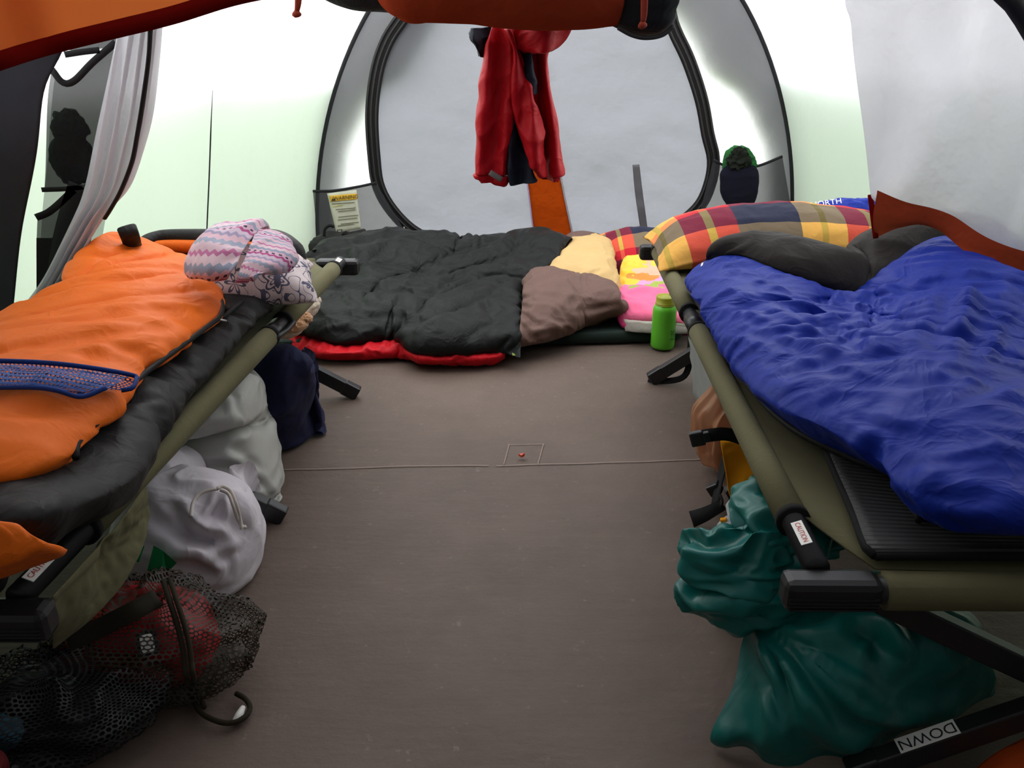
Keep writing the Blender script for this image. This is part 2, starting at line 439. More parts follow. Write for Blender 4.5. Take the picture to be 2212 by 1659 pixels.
# back wall: arch panel, zipped door, lower pockets
wb = struct('wall_back')
def inplane(pts): return np.array([WY(u, v, YB) for u, v in pts])
zl = [(985, 545), (950, 528), (890, 496), (845, 450), (818, 400), (809, 340), (804, 250), (812, 170), (828, 110), (858, 55)]
zr = [(1452, 55), (1486, 130), (1514, 215), (1528, 290), (1540, 345), (1531, 400), (1505, 450), (1440, 503), (1400, 525)]
ZL = inplane(zl); ZR = inplane(zr)
topl = np.array([(-.36, YB, 1.30), (-.12, YB, 1.45), (.25, YB, 1.5), (.55, YB, 1.42), (.70, YB, 1.28)])
botm = np.array([(.5, YB, .03), (.2, YB, .02), (-.1, YB, .02)])
loop = np.vstack([ZL, topl, ZR, botm]); loop = np.vstack([loop, loop[:1]])
loop = resample(loop, 121)[:-1]
# arch polygon ring between the arch edge and the zip loop
cz = np.array([.24, YB, .55])
def arch_at(d):
    s = 0.; lo, hi = 0., 3.
    for _ in range(40):
        k = (lo+hi)/2; q = cz+d*k
        ok = q[2] > 0 and ((q[0]-CX)/hw(YB))**2+(q[2]/apex(YB))**2 < 1
        if ok: lo = k
        else: hi = k
    return cz+d*lo
ring = []
for k, f in enumerate(np.linspace(0, 1, 9)):
    row = []
    for q in loop:
        d = (q-cz)/np.linalg.norm(q-cz); e = arch_at(d); row.append(q*(1-f)+e*f)
    ring.append(row)
ring = np.array(ring); ring = np.concatenate([ring, ring[:, :1]], 1)
ring[..., 1] += .01*vnoise(ring, 4, 3)
grid_obj('side_panel', ring, M['wall_white'], wb)
# edge trim along the arch
th = np.linspace(.0, math.pi, 70); tube('arch_trim', shell(th, np.full(70, YB-.012), -.012), .010, M['trim'], wb, seg=8)
# outer grey fly behind the back wall: a broad band following the arch
th = np.linspace(-.02, math.pi+.02, 60); rows = []
for f in np.linspace(0, 1, 6):
    r = []
    for a in th:
        o = shell(np.array(a), np.array(YB), .16); wdt = np.interp(abs(a-math.pi/2), [0, .6, .87, 1.01, 1.21, 1.6], [.28, .28, .30, .19, .13, .13])
        i = np.array([CX-(hw(YB)-wdt)*math.cos(a), YB, (apex(YB)-wdt)*math.sin(a)])
        p = o*(1-f)+i*f; p[1] = YB+.045; r.append(p)
    rows.append(r)
grid_obj('outer_fly', np.array(rows), M['fly_grey'], wb)
# door
dr = struct('door_1')
rows = []
for f in np.linspace(0.0005, 1, 16): rows.append(cz*(1-f)+loop*f)
rows = np.array(rows); rows = np.concatenate([rows, rows[:, :1]], 1)
rr = rows.copy(); rows[..., 1] += -.012*np.sin(np.linspace(0.02, 1, 16)*math.pi)[:, None]+.012*vnoise(rr*np.array([1, 1, 1.3]), 3.2, 4)+.006*vnoise(rr*np.array([.6, 1, 2.4])+rr[..., :1]*.5, 6, 8)
grid_obj('door_panel', rows, M['door_grey'], dr, sub=1)
M['zip'] = fabric('black_zip_tape', (.013, .012, .012, 1), .6, .1)
M['zip2'] = plastic('zip_teeth', (.016, .015, .015, 1), .6)
lp = np.vstack([loop, loop[:1]]); lp[:, 1] -= .014
zt = strip('zipper_tape', lp, .066, M['zip'], dr, nrm=(0, 1, 0), n=160, solid=.004)
for k in (-.020, .004, .026):
    t = np.gradient(lp, axis=0); s = np.cross(t, (0, 1, 0)); s /= np.linalg.norm(s, axis=1)[:, None]
    q = lp+s*k; q[:, 1] -= .004
    tube('zipper_coil', resample(q, 160), .0055, M['zip2'], zt, seg=6)
M['orange_strip'] = tentcloth('orange_door_cloth', srgb(205, 92, 22), srgb(190, 80, 20), .4, .5, 5)
def wallstrip(name, a, b, mt, parent, dy=-.03, n=24):
    A = np.array([WY(u, v, YB+dy) for u, v in a]); B = np.array([WY(u, v, YB+dy) for u, v in b])
    A, B = resample(A, n), resample(B, n)
    P = np.stack([A*(1-f)+B*f for f in np.linspace(0, 1, 6)], 1)
    P[..., 1] += .006*vnoise(P*np.array([.5, 1, 3]), 8, 2)
    return grid_obj(name, P, mt, parent, solid=.0015)
wallstrip('orange_panel', [(1110, 130), (1122, 300), (1140, 400), (1156, 530)], [(1180, 130), (1192, 260), (1213, 390), (1244, 540)], M['orange_strip'], dr)
wallstrip('piping', [(1110, 130), (1121, 300), (1138, 400), (1154, 530)], [(1112, 130), (1124, 300), (1141, 400), (1157, 530)], fabric('lilac_piping', srgb(160, 140, 175), .6), dr, -.033)
wallstrip('piping', [(1179, 130), (1191, 260), (1211, 390), (1242, 540)], [(1182, 130), (1195, 260), (1215, 390), (1246, 540)], fabric('grey_piping', srgb(150, 145, 150), .6), dr, -.033)
wallstrip('grey_strap', [(1366, 356), (1372, 420), (1384, 500)], [(1381, 355), (1389, 420), (1400, 500)], tentcloth('grey_strap', srgb(120, 118, 122), None, .4), dr, -.034)
M['thread'] = plastic('pale_cord', srgb(150, 148, 145), .6)
for u, v in ((873, 496), (901, 506)):
    tube('zip_pull', [WY(u, v-6, YB-.05), WY(u-1, v+6, YB-.055), WY(u-3, v+18, YB-.05)], .004, M['thread'], dr, seg=6, n=8)
# lower corner pockets of dark mesh
M['pocket'] = finemesh('dark_pocket_mesh', (.05, .05, .055, 1), .16)
def pocket(name, top, bot):
    A = resample([WY(u, v, YB-.05) for u, v in top], 20); B = resample([WY(u, v, YB-.03) for u, v in bot], 20)
    P = np.stack([A*(1-f)+B*f for f in np.linspace(0, 1, 12)], 0)
    o = grid_obj(name, P, M['pocket'], wb)
    tube('pocket_binding', A, .007, M['trim'], o, seg=6)
pocket('corner_pocket', [(676, 413), (720, 412), (770, 404), (812, 395)], [(690, 560), (770, 560), (850, 560), (905, 550)])
pocket('corner_pocket', [(1541, 345), (1570, 358), (1630, 360), (1690, 338)], [(1490, 540), (1550, 540), (1630, 540), (1725, 545)])
# tall mud skirt of the back wall, behind the bedding
# ================================================================ camp cots
def ridged(name, a, b, w, h, parent):
    """end bar cap: rounded block with moulded grooves"""
    o = bar(name, a, b, w, h, M['black_plastic'], parent, bevel=.010)
    return o
M['caution'] = M['white_paper']
def sticker(o, c, xd, yd, w, h, txt, mt, size, name='caution_sticker', tape=None):
    xd, yd = np.array(xd, float), np.array(yd, float); xd /= np.linalg.norm(xd); yd -= xd*(yd@xd); yd /= np.linalg.norm(yd); c = np.array(c)
    nn = np.cross(xd, yd)
    V = [c+xd*sx*w/2+yd*sy*h/2+nn*dz for dz in (-.0006, .0006) for sx, sy in ((-1, -1), (1, -1), (1, 1), (-1, 1))]
    s = mesh(name, V, [(3, 2, 1, 0), (4, 5, 6, 7), (0, 1, 5, 4), (1, 2, 6, 5), (2, 3, 7, 6), (3, 0, 4, 7)], tape or M['white_paper'], o, smooth=False)
    lettering(txt, size, c, xd, yd, mt, s, .0011)
    return s
def cot(label, rail_a, rail_n, out, width, zr, cuts, legs, side, tape_pos=.13):
    """rail_a/rail_n: far and near end of the aisle-side rail; out: unit vector across the cot away from the aisle"""
    fa, ne = np.array(rail_a, float), np.array(rail_n, float); out = np.array(out, float)
    ax = (fa-ne)/np.linalg.norm(fa-ne); L = np.linalg.norm(fa-ne); mid = (fa+ne)/2+out*width/2
    t = thing('camp_cot', label, 'cot', (mid[0], mid[1], 0))
    def at(s, c, z=zr): p = ne+ax*(s*L)+out*c; return np.array([p[0], p[1], z])
    for c in (0, width):
        tube('rail', [at(.0, c), at(1., c)], .019, M['black_metal'], t, seg=16, n=2)
        for s0, s1 in cuts:
            tube('rail_sleeve', [at(s0, c), at(s1, c)], .026, M['olive'], t, seg=18, n=6)
            for s in (s0, s1): tube('sleeve_binding', [at(s-.004, c), at(s+.004, c)], .0275, M['black_tape'], t, seg=18, n=2)
        s = (cuts[0][1]+cuts[1][0])/2
        tube('hinge_collar', [at(s-.03, c), at(s+.012, c)], .0235, M['black_plastic'], t, seg=16, n=2)
        h = tube('hinge_latch', [at(s-.04, c+.02*side), at(s-.01, c+.034*side, zr+.004), at(s+.03, c+.03*side)], .007, M['black_plastic'], t, seg=8, n=8)
    # end bars with caps
    for s, dz in ((-.012, -.022), (1.012, -.022)):
        z = zr+dz
        tube('end_bar', [at(s, -.02, z), at(s, width+.02, z)], .02, M['black_metal'], t, seg=14, n=2)
        for c0, c1 in ((-.055, .085), (width-.085, width+.055)):
            cp = bar('end_cap', at(s, c0, z), at(s, c1, z), .046, .052, M['black_plastic'], t, bevel=.012)
            for k in range(4):
                zz = z-.018+k*.006
                sg = -1 if s < .5 else 1
                bar('groove', at(s, c0+.006, zz)+ax*sg*.0232, at(s, c1-.006, zz)+ax*sg*.0232, .0022, .0028, M['black_metal'], cp, bevel=0)
        tube('end_sleeve', [at(s, .092, z), at(s, width-.092, z)], .0285, M['olive'], t, seg=16, n=4)
    # stretched cloth with cut corners
    ns, nc = 40, 24; P = np.zeros((ns, nc, 3)); nd = .10
    for i in range(ns):
        s = i/(ns-1)
        e = min(s, 1-s)*L; k = max(0, 1-e/(nd*1.5)); inset = .085*k
        for j in range(nc):
            c = -.0+inset+(width-2*inset)*j/(nc-1); q = (c/width)
            z = zr+.014-.05*math.sin(math.pi*q)*min(1, e/.25+.15)-.006*math.sin(math.pi*min(1, e/.3))*0-(.012*k)
            P[i, j] = at(s, c, z)
    cl = grid_obj('bed_cloth', P, M['olive'], t, solid=.003)
    # crossed legs
    tape_at = []
    for lg in legs:
        y, foot_c, top_c = lg[:3]; s = (y-ne[1])/(fa[1]-ne[1])
        for (c0, c1, dy) in ((foot_c, top_c, -.02), (width-foot_c, width-top_c, .02)):
            a = at(s, c0, .012)+ax*dy; b = at(s, c1, zr-.085)+ax*dy
            lb = bar('leg', a, b, .030, .042, M['black_metal'], t, bevel=.003)
            d = (b-a)/np.linalg.norm(b-a)
            if lg[0] < 1.1 and c0 == foot_c: tape_at.append((lb, a, d, c0))
            bar('rubber_foot', a-d*.01, a+d*.045, .032, .048, M['black_plastic'], lb, bevel=.005)
        tube('pivot', [at(s, width/2, zr*.5)-ax*.04, at(s, width/2, zr*.5)+ax*.04], .008, M['black_metal'], t, seg=8, n=2)
    for lb, a, d, c0 in tape_at:          # strip of tape with handwriting on the near leg
        s_ = np.cross(d, (0, 0, 1)); s_ /= np.linalg.norm(s_); q = np.cross(s_, d); q = q if q[2] > 0 else -q
        sticker(lb, a+d*tape_pos+q*.0222, -d, np.cross(q, -d), .098, .029, 'DOWN', M['black_ink'], .028, 'tape_label')
    return t, at, ax, L
# right cot: aisle rail from the pixel traces at rail height
zr = .42
rc, atR, axR, LR = cot('olive cot on the right, under the blue sleeping bag, with black ridged mat', W(1418, 535, zr), W(1765, 1228, zr), (1, -.01, 0), .86, zr,
    ((.07, .545), (.625, .965)), ((1.065, .12, .74), (1.95, .10, .66), (2.72, -.01, .45)), 1)
lc, atL, axL, LL = cot('olive cot on the left, under the orange sleeping bag', W(735, 566, zr), W(40, 1290, zr), (-1, 0.0, 0), .70, zr,
    ((.10, .60), (.665, .95)), ((1.04, .10, .60), (1.852, -.045, .5), (2.60, -.05, .5)), -1)
# stickers on the near rail ends and on the far ends
def on_rail(at, s, ax, out, r=.0205, tilt=.5):
    c = at(s, 0); n = np.array([-out*math.sin(tilt), 0, math.cos(tilt)]); return c+n*r, n
for at, ax, tt, s, sx in ((atR, axR, rc, .035, -1), (atL, axL, lc, .026, 1)):
    n = np.array([sx*.35, -.45, .9]); n /= np.linalg.norm(n); n -= ax*(n@ax); n /= np.linalg.norm(n)
    c = at(s, 0)+n*.0205; xd = -ax if sx < 0 else ax
    sticker(tt, c, xd, np.cross(n, xd), .060, .017, '⊗CAUTION', M['red_ink'], .0118) if False else sticker(tt, c, xd, np.cross(n, xd), .060, .017, 'CAUTION', M['red_ink'], .0115)
    n2 = n; c = at(.975, 0)+n*.0205
    sticker(tt, c, ax, np.cross(n, ax), .035, .015, 'CAUTION', M['red_ink'], .006)
# ================================================================ soft goods: helpers
def WW(row, z=None):
    """row of (u, v[, z]) -> world points"""
    return [W(p[0], p[1], p[2] if len(p) > 2 else z) for p in row]
def crease_field(P, f, seed, aniso=(1, 1, 1)):
    aniso = tuple(aniso)
    """sharp cloth ridges: warped ridged noise, about -.5 .. .5"""
    q = np.asarray(P)
    if len(aniso) > 3:                  # fourth entry: turn about z, so creases can run diagonally
        ca, sa = math.cos(aniso[3]), math.sin(aniso[3]); q = np.stack([q[..., 0]*ca+q[..., 1]*sa, -q[..., 0]*sa+q[..., 1]*ca, q[..., 2]], -1)
    q = q*np.array(aniso[:3])
    q = q+.055*np.stack([vnoise(q, 7., seed+k) for k in (1, 2, 3)], -1)
    a = 1-np.abs(vnoise(q, f, seed+4)); b = 1-np.abs(vnoise(q, f*2.07, seed+9)); c = vnoise(q, f*.45, seed+13)
    gate = np.clip(.55+.6*vnoise(q, f*.35, seed+21), 0, 1)
    e = 1-np.abs(vnoise(q, f*3.9, seed+17))
    return (a**3-.35)*gate+.5*(b**3-.35)*(1-.4*gate)+.35*c+.16*(e**3-.35)*gate
def vert_normals(X, F):
    q = np.array([f if len(f) == 4 else (f[0], f[1], f[2], f[2]) for f in F if len(f) in (3, 4)]); fn = np.cross(X[q[:, 2]]-X[q[:, 0]], X[q[:, 3]]-X[q[:, 1]]); vn = np.zeros_like(X)
    for k in range(4):
        for c in range(3): vn[:, c] += np.bincount(q[:, k], fn[:, c], len(X))
    return vn/(np.linalg.norm(vn, axis=1)[:, None]+1e-12)
def crease(X, F, amp, f, seed=1, aniso=(1, 1, 1)):
    return X+vert_normals(X, F)*(amp*crease_field(X, f, seed, aniso))[:, None]
def on_cloth(u, v, P, lift=0.):
    """cloth point nearest to the sight line through a pixel, camera side"""
    o = np.array([0, 0, CAMH]); d = np.array(W(u, v, 0.))-o; d /= np.linalg.norm(d); r = P-o
    t = r@d; dist = np.linalg.norm(r-t[:, None]*d, axis=1); c = np.where(dist < .02)[0]
    if len(c) == 0: c = np.array([dist.argmin()])
    return o+d*(t[c].min()-lift)
def fold_lines(X, F, lines):
    """single folds and stitched seams: (height, width, pixel trace); negative heights are valleys"""
    N = vert_normals(X, F); D = np.zeros(len(X))
    for amp, wd_, tr in lines:
        L = resample([on_cloth(u, v, X) for u, v in tr], 24); lo, hi = L.min(0)-.1, L.max(0)+.1
        k = np.where(((X > lo) & (X < hi)).all(1))[0]
        if not len(k): continue
        d2 = ((X[k][:, None]-L[None])**2).sum(-1); j = d2.argmin(1); d = np.sqrt(d2.min(1))
        taper = np.sin(np.pi*np.clip((j+.5)/24, .03, .97))**.5
        D[k] += amp*taper*(np.exp(-(d/wd_)**2)-.35*np.exp(-((d-1.7*wd_)/wd_)**2))
    return X+N*D[:, None]
def sheet(name, rows, n, m, mt, parent, slack=1.05, press=1.5e-4, grav=6e-5, bend=.25, iters=110, seed=1, cap=None, jitter=.002, quilt=None, solid=.004, sub=1, pins='edge', over=.004, flip=False, floor=None, cr=(.014, 9.), aniso=(1, 1, 1), folds=None):
    """puffy cloth lofted through traced rows; loose cloth settles into creases of its own"""
    P = loft(rows, n, m)
    if flip: P = P[:, ::-1]
    V = P.reshape(-1, 3); F = grid_faces(n, m)
    idx = np.arange(n*m).reshape(n, m)
    pin = np.zeros((n, m), bool)
    if 'edge' in pins: pin[[0, -1], :] = True; pin[:, [0, -1]] = True
    if 'top' in pins: pin[0, :] = True
    lo = V[:, 2]-over
    hi = V[:, 2]+.06
    if quilt is not None:
        q = quilt(np.linspace(0, 1, n)[:, None], np.linspace(0, 1, m)[None, :])*np.ones((n, m))   # 0 at stitched lines
        hi = V[:, 2]+.004+.06*q.ravel()
    if floor is not None: lo = np.maximum(lo, floor)
    def coll(X):
        X[:, 2] = np.clip(X[:, 2], lo, hi); return X
    V0 = crease(V, F, .02, 11., seed+50, aniso); V0[pin.ravel()] = V[pin.ravel()]
    X = settle(V0, F, iters, slack, press, grav, bend, pin.ravel(), coll, jitter=jitter, seed=seed, rest=V)
    if cr:
        ei = np.minimum(np.minimum(np.arange(n), n-1-np.arange(n))[:, None]/(n*.05), np.minimum(np.arange(m), m-1-np.arange(m))[None, :]/(m*.05))
        ed = np.clip(ei, .12, 1).ravel(); X = X+(crease(X, F, cr[0], cr[1], seed+60, aniso)-X)*ed[:, None]
    if folds: X = fold_lines(X, F, [(-a if flip and False else a, b, c) for a, b, c in folds])
    return grid_obj(name, X.reshape(n, m, 3), mt, parent, solid=solid, sub=sub, offset=-1)
def pillow_geo(w, h, nx, ny, puff=.04, corner=.0):
    """two sheets sewn along the rim; returns V, F, UV (x right, y up, z out)"""
    V = []; uv = []; idx = {}
    for side in (1, -1):
        for i in range(ny):
            for j in range(nx):
                e = i in (0, ny-1) or j in (0, nx-1)
                if e and side == -1: idx[(side, i, j)] = idx[(1, i, j)]; continue
                x, y = (j/(nx-1)-.5), (i/(ny-1)-.5)
                idx[(side, i, j)] = len(V)
                b = (1-(2*x)**4)*(1-(2*y)**4)
                V.append((x*w, y*h, side*puff*b)); uv.append((j/(nx-1), i/(ny-1)))
    F = []
    for side in (1, -1):
        for i in range(ny-1):
            for j in range(nx-1):
                f = [idx[(side, i, j)], idx[(side, i, j+1)], idx[(side, i+1, j+1)], idx[(side, i+1, j)]]
                F.append(tuple(f if side == 1 else f[::-1]))
    return np.array(V), F, uv
def frame(xd, yd):
    xd = np.array(xd, float); xd /= np.linalg.norm(xd); yd = np.array(yd, float); yd -= xd*(yd@xd); yd /= np.linalg.norm(yd)
    return np.stack([xd, yd, np.cross(xd, yd)], 0)
def pillow(name, w, h, c, xd, yd, mt, parent=None, nx=40, ny=32, puff=.05, slack=1.03, press=6e-4, grav=1e-4, bend=.1, iters=110, floor=0., seed=1, warp=None, coll=None, sub=1, jitter=.002, cr=(.008, 9.), aniso=(1, 1, 1)):
    V, F, uv = pillow_geo(w, h, nx, ny, puff); R = frame(xd, yd)
    flat = V*np.array([1, 1, .05])
    X = V@R+np.array(c)
    if warp is not None: X = warp(X, V)
    rest = flat
    def cl(Y):
        if floor is not None: Y[:, 2] = np.maximum(Y[:, 2], floor)
        if coll is not None: Y = coll(Y)
        return Y
    X = settle(X, F, iters, slack, press, grav, bend, None, cl, jitter=jitter, seed=seed, rest=rest)
    # the weight of the thing keeps it where it lies
    d = np.array(c)-X.mean(0); d[2] = 0
    X = X+d
    if cr: X = cl(crease(X, F, cr[0], cr[1], seed+60, aniso))
    return mesh(name, X, F, mt, parent, uv=uv, sub=sub)
def blob_geo(c, rad, R=None, nu=64, nv=40, folds=.03, freq=3., aniso=(1, 1, 1), seed=1, power=1., shape=None, floor=None, rid=2.0):
    """closed sack: an egg with ridged cloth folds"""
    V = []; 
    a, b = np.meshgrid(np.linspace(0, 2*math.pi, nu, endpoint=False), np.linspace(.02, math.pi-.02, nv))
    d = np.stack([np.cos(a)*np.sin(b), np.sin(a)*np.sin(b), np.cos(b)], -1)
    q = d*np.array(aniso); q = q+.35*np.stack([vnoise(q, 1.3, seed+k) for k in (1, 2, 3)], -1)
    w = 1-np.abs(vnoise(q, freq, seed)); w2 = 1-np.abs(vnoise(q, freq*2.1, seed+5))
    disp = folds*((w**rid-.5)+.4*(w2**rid-.5))
    s = np.sign(d)*np.abs(d)**power
    P = s*np.array(rad)+d*disp[..., None]
    if shape is not None: P = shape(P, d)
    R = np.eye(3) if R is None else R
    P = P.reshape(-1, 3)@R+np.array(c)
    if floor is not None:
        z = P[:, 2]; P[:, 2] = np.where(z < floor+.02, floor+.02*np.exp((z-floor-.02)/.06)*1.0, z); P[:, 2] = np.maximum(P[:, 2], floor)
    F = [f[::-1] for f in grid_faces(nv, nu, wrap=True)]
    n = nv*nu
    F += [tuple(range(nu))[::1], tuple((nv-1)*nu+j for j in range(nu))[::-1]]
    uv = np.stack([a/(2*math.pi), b/math.pi], -1).reshape(-1, 2)
    return P, F, uv
def blob(name, mt, parent=None, sub=1, **k):
    P, F, uv = blob_geo(**k); return mesh(name, P, F, mt, parent, uv=uv, sub=sub)
def base_of(pts): p = np.array(pts); return (p[:, 0].mean(), p[:, 1].mean(), 0)
# ================================================================ bedding on the floor by the back wall
M['pad'] = fabric('dark_green_pad', srgb(42, 56, 50), .6, .05, 30, .1, 500)
M['black_down'] = fabric('black_nylon', srgb(22, 24, 23), .52, .5, 22, .05, 900, sheen=.02, spec=.16, var=.1)
M['red_lining'] = fabric('red_nylon', srgb(205, 22, 34), .5, .5, 24, .05, 900, sheen=.02, spec=.16)
M['brown_nylon'] = fabric('brown_nylon', srgb(108, 84, 76), .6, .3, 22, .05, 900)
M['tan_lining'] = fabric('tan_lining', srgb(205, 172, 118), .75, .3, 18, .1, 900)
# sleeping pads
def slab(name, c4, z0, z1, mt, parent=None, n=24, m=40, r=.02):
    """soft-edged pad over a ground quadrilateral (front-left, front-right, back-right, back-left)"""
    c4 = np.array(c4, float); prof = [(-r, z0), (-r*.15, z0+(z1-z0)*.12), (0, (z0+z1)/2), (-r*.15, z1-(z1-z0)*.12), (-r, z1)]
    cen = c4.mean(0); t = np.linspace(0, 1, m, endpoint=False)
    per = []
    for k in range(4):
        a, b = c4[k], c4[(k+1) % 4]
        for q in t[::1]: per.append(a*(1-q)+b*q)
    per = np.array(per)
    for _ in range(6): per = (np.roll(per, 1, 0)+per*2+np.roll(per, -1, 0))/4
    rows = []
    for f, z in [(0.02, z0), (.5, z0)]: rows.append(np.c_[cen+(per-cen)*f, np.full(len(per), z)])
    for o, z in prof:
        d = per-cen; l = np.linalg.norm(d, axis=1)[:, None]; rows.append(np.c_[per+d/l*o, np.full(len(per), z)])
    for f in (.85, .6, .3, .02): rows.append(np.c_[cen+(per-cen)*f, np.full(len(per), z1)+.002*vnoise(np.c_[per*f, per[:, :1]*0], 6, 4)])
    P = np.array(rows); nn, mm = P.shape[:2]
    F = [f[::-1] for f in grid_faces(nn, mm, wrap=True)]
    return mesh(name, P.reshape(-1, 3), F, mt, parent)
pad = slab('sleeping_pad', [(-.95, 2.95), (.66, 3.08), (.70, 3.75), (-.95, 3.75)], .0, .05, M['pad'])
tag(pad, 'dark green sleeping pad on the floor under the brown sleeping bag', 'sleeping pad')
# black sleeping bag with red lining
bb = thing('sleeping_bag', 'black puffy sleeping bag with red lining, spread on the floor by the back wall', 'sleeping bag', (-.35, 3.3, 0))
rows = [WW([(560, 715), (640, 724), (740, 746), (850, 740), (905, 765), (1000, 769), (1085, 764), (1124, 773)], .05),
        WW([(580, 678), (650, 686), (760, 708), (870, 704), (925, 724), (1010, 724), (1126, 714)], .10),
        WW([(600, 650), (680, 655), (800, 672), (960, 672), (1128, 660)], .125),
        WW([(630, 610), (720, 615), (850, 615), (1000, 612), (1132, 615)], .14),
        WW([(650, 572), (740, 572), (850, 568), (1050, 560), (1190, 578)], .18),
        WW([(680, 540), (760, 520), (860, 510), (1000, 517), (1120, 508), (1232, 518)], .23)]
back = [(x, y+.10, .12) for x, y, z in rows[-1]]; back2 = [(x, y+.14, .02) for x, y, z in rows[-1]]
def quilt_b(v, u):
    w1 = np.abs(((v*5.3+.45*np.sin(u*5)+.25*np.sin(u*11+1)+.2) % 1)-.5)*2; w2 = np.abs(((u*4.2+.4*np.sin(v*7)) % 1)-.5)*2
    return (.35+.65*np.clip((1-w1)*2.5, 0, 1))*(.6+.4*np.clip((1-w2)*4, 0, 1))*.6
sheet('shell', rows+[back, back2], 100, 130, M['black_down'], bb, slack=1.10, press=1.6e-4, bend=.04, iters=110, seed=3, quilt=quilt_b, jitter=.003, cr=(.030, 7.5), sub=1)
rr = [WW([(560, 748), (640, 762), (720, 779), (860, 774), (950, 782), (1060, 786), (1092, 772)], .004),
      WW([(575, 735), (650, 742), (730, 764), (860, 758), (920, 776), (1030, 776), (1092, 766)], .035),
      WW([(590, 712), (660, 718), (740, 745), (860, 740), (920, 758), (1030, 760), (1100, 755)], .055),
      WW([(610, 680), (700, 690), (800, 700), (900, 710), (1030, 720), (1100, 725)], .06)]
sheet('lining', rr, 40, 120, M['red_lining'], bb, slack=1.12, press=5e-5, bend=.1, iters=120, seed=8, jitter=.003, solid=.003)
# green pull tag and right end binding
strip('zip_pull_tag', [np.array(W(1109, 752, .06)), np.array(W(1112, 768, .05))], .016, fabric('lime_tag', srgb(150, 170, 80), .6), bb, nrm=(0, -.6, 1), n=4)
# brown sleeping bag with tan lining
bt = thing('sleeping_bag', 'brown sleeping bag folded open to its tan lining, beside the black one', 'sleeping bag', (.25, 3.35, .05))
sheet('shell', [WW([(1120, 752), (1200, 735), (1262, 707), (1300, 694), (1346, 664)], .055),
      WW([(1122, 715), (1200, 702), (1270, 676), (1310, 668), (1346, 656)], .115),
      WW([(1126, 670), (1190, 655), (1260, 655), (1310, 655), (1342, 650)], .15),
      WW([(1132, 625), (1170, 612), (1230, 635), (1290, 643), (1330, 642)], .165),
      WW([(1140, 605), (1190, 600), (1240, 615), (1290, 625), (1325, 625)], .12)], 64, 80, M['brown_nylon'], bt, slack=1.1, press=1.2e-4, bend=.06, iters=110, seed=4, jitter=.003, cr=(.022, 8.), folds=[(-.012, .012, [(1140, 645), (1200, 650), (1230, 690)]), (.012, .014, [(1150, 720), (1180, 705), (1230, 712)]), (-.012, .012, [(1240, 670), (1280, 668), (1330, 658)]), (.010, .012, [(1160, 690), (1210, 700), (1215, 720)])])
sheet('lining', [WW([(1150, 640), (1240, 645), (1290, 650), (1340, 640)], .115),
      WW([(1165, 615), (1240, 618), (1290, 622), (1340, 615)], .145),
      WW([(1190, 582), (1250, 580), (1330, 580)], .165),
      WW([(1220, 552), (1260, 545), (1325, 540)], .18),
      WW([(1236, 538), (1270, 532), (1325, 528)], .13)], 56, 60, M['tan_lining'], bt, slack=1.06, press=1.6e-4, bend=.2, iters=100, seed=5, folds=[(-.012, .010, [(1225, 625), (1255, 602), (1318, 572)]), (-.010, .010, [(1285, 640), (1305, 622), (1325, 612)]), (-.009, .010, [(1210, 585), (1250, 572), (1300, 550)])])
sheet('far_end', [WW([(1190, 560), (1240, 550), (1300, 545)], .12), WW([(1215, 525), (1250, 522), (1310, 520)], .2), WW([(1215, 515), (1250, 515), (1310, 515)], .12)], 12, 20, M['brown_nylon'], bt, seed=6, iters=60)
# ================================================================ pillows and prints
def ramp(t, fac, stops):
    r = t.n('ShaderNodeValToRGB', i_0=fac); r.color_ramp.interpolation = 'CONSTANT'
    el = r.color_ramp.elements
    while len(el) < len(stops): el.new(.5)
    for e, (p, c) in zip(el, stops): e.position = p; e.color = c
    return r.outputs[0]
PL = dict(tau=srgb(118, 103, 82), oli=srgb(104, 92, 50), bur=srgb(112, 30, 52), nav=srgb(38, 42, 62), yel=srgb(228, 172, 84), cor=srgb(205, 82, 62), red=srgb(188, 36, 48), ora=srgb(226, 132, 74), lin=srgb(122, 108, 70), yl2=srgb(190, 158, 70), dk=srgb(84, 24, 44))
def plaid(nu, nv, ou=0., ov=0.):
    def f(t):
        sp = t.n('ShaderNodeSeparateXYZ', i_0=t.n('ShaderNodeUVMap').outputs[0])
        x = t.math('FRACT', t.math('ADD', t.math('MULTIPLY', sp.outputs[0], nu), ou)); y = t.math('FRACT', t.math('ADD', t.math('MULTIPLY', sp.outputs[1], nv), ov))
        c = PL
        cols = [0, .12, .16, .28, .42, .47, .61]                     # taupe | line | taupe | burgundy | line | burgundy | navy
        dark = ramp(t, x, list(zip(cols, (c['tau'], c['oli'], c['tau'], c['bur'], c['lin'], c['bur'], c['nav']))))
        lite = ramp(t, x, list(zip(cols, (c['yel'], c['yl2'], c['yel'], c['cor'], c['yl2'], c['cor'], c['tau']))))
        red = ramp(t, x, list(zip(cols, (c['ora'], c['yl2'], c['ora'], c['red'], c['cor'], c['red'], c['bur']))))
        m1 = t.n('ShaderNodeValToRGB', i_0=y); m1.color_ramp.interpolation = 'CONSTANT'
        el = m1.color_ramp.elements; el[0].position = 0; el[0].color = (0, 0, 0, 1); el[1].position = .38; el[1].color = (1, 1, 1, 1)
        m2 = t.n('ShaderNodeValToRGB', i_0=y); m2.color_ramp.interpolation = 'CONSTANT'
        el = m2.color_ramp.elements; el[0].position = 0; el[0].color = (0, 0, 0, 1); el[1].position = .80; el[1].color = (1, 1, 1, 1)
        return t.mix(m2.outputs[0], t.mix(m1.outputs[0], lite, dark), red)
    return f
M['plaid'] = fabric('plaid_cotton', None, .85, .18, 26, .2, 900, sheen=.05, var=.1, colsock=plaid(1.9, 1.5, .05, .02))
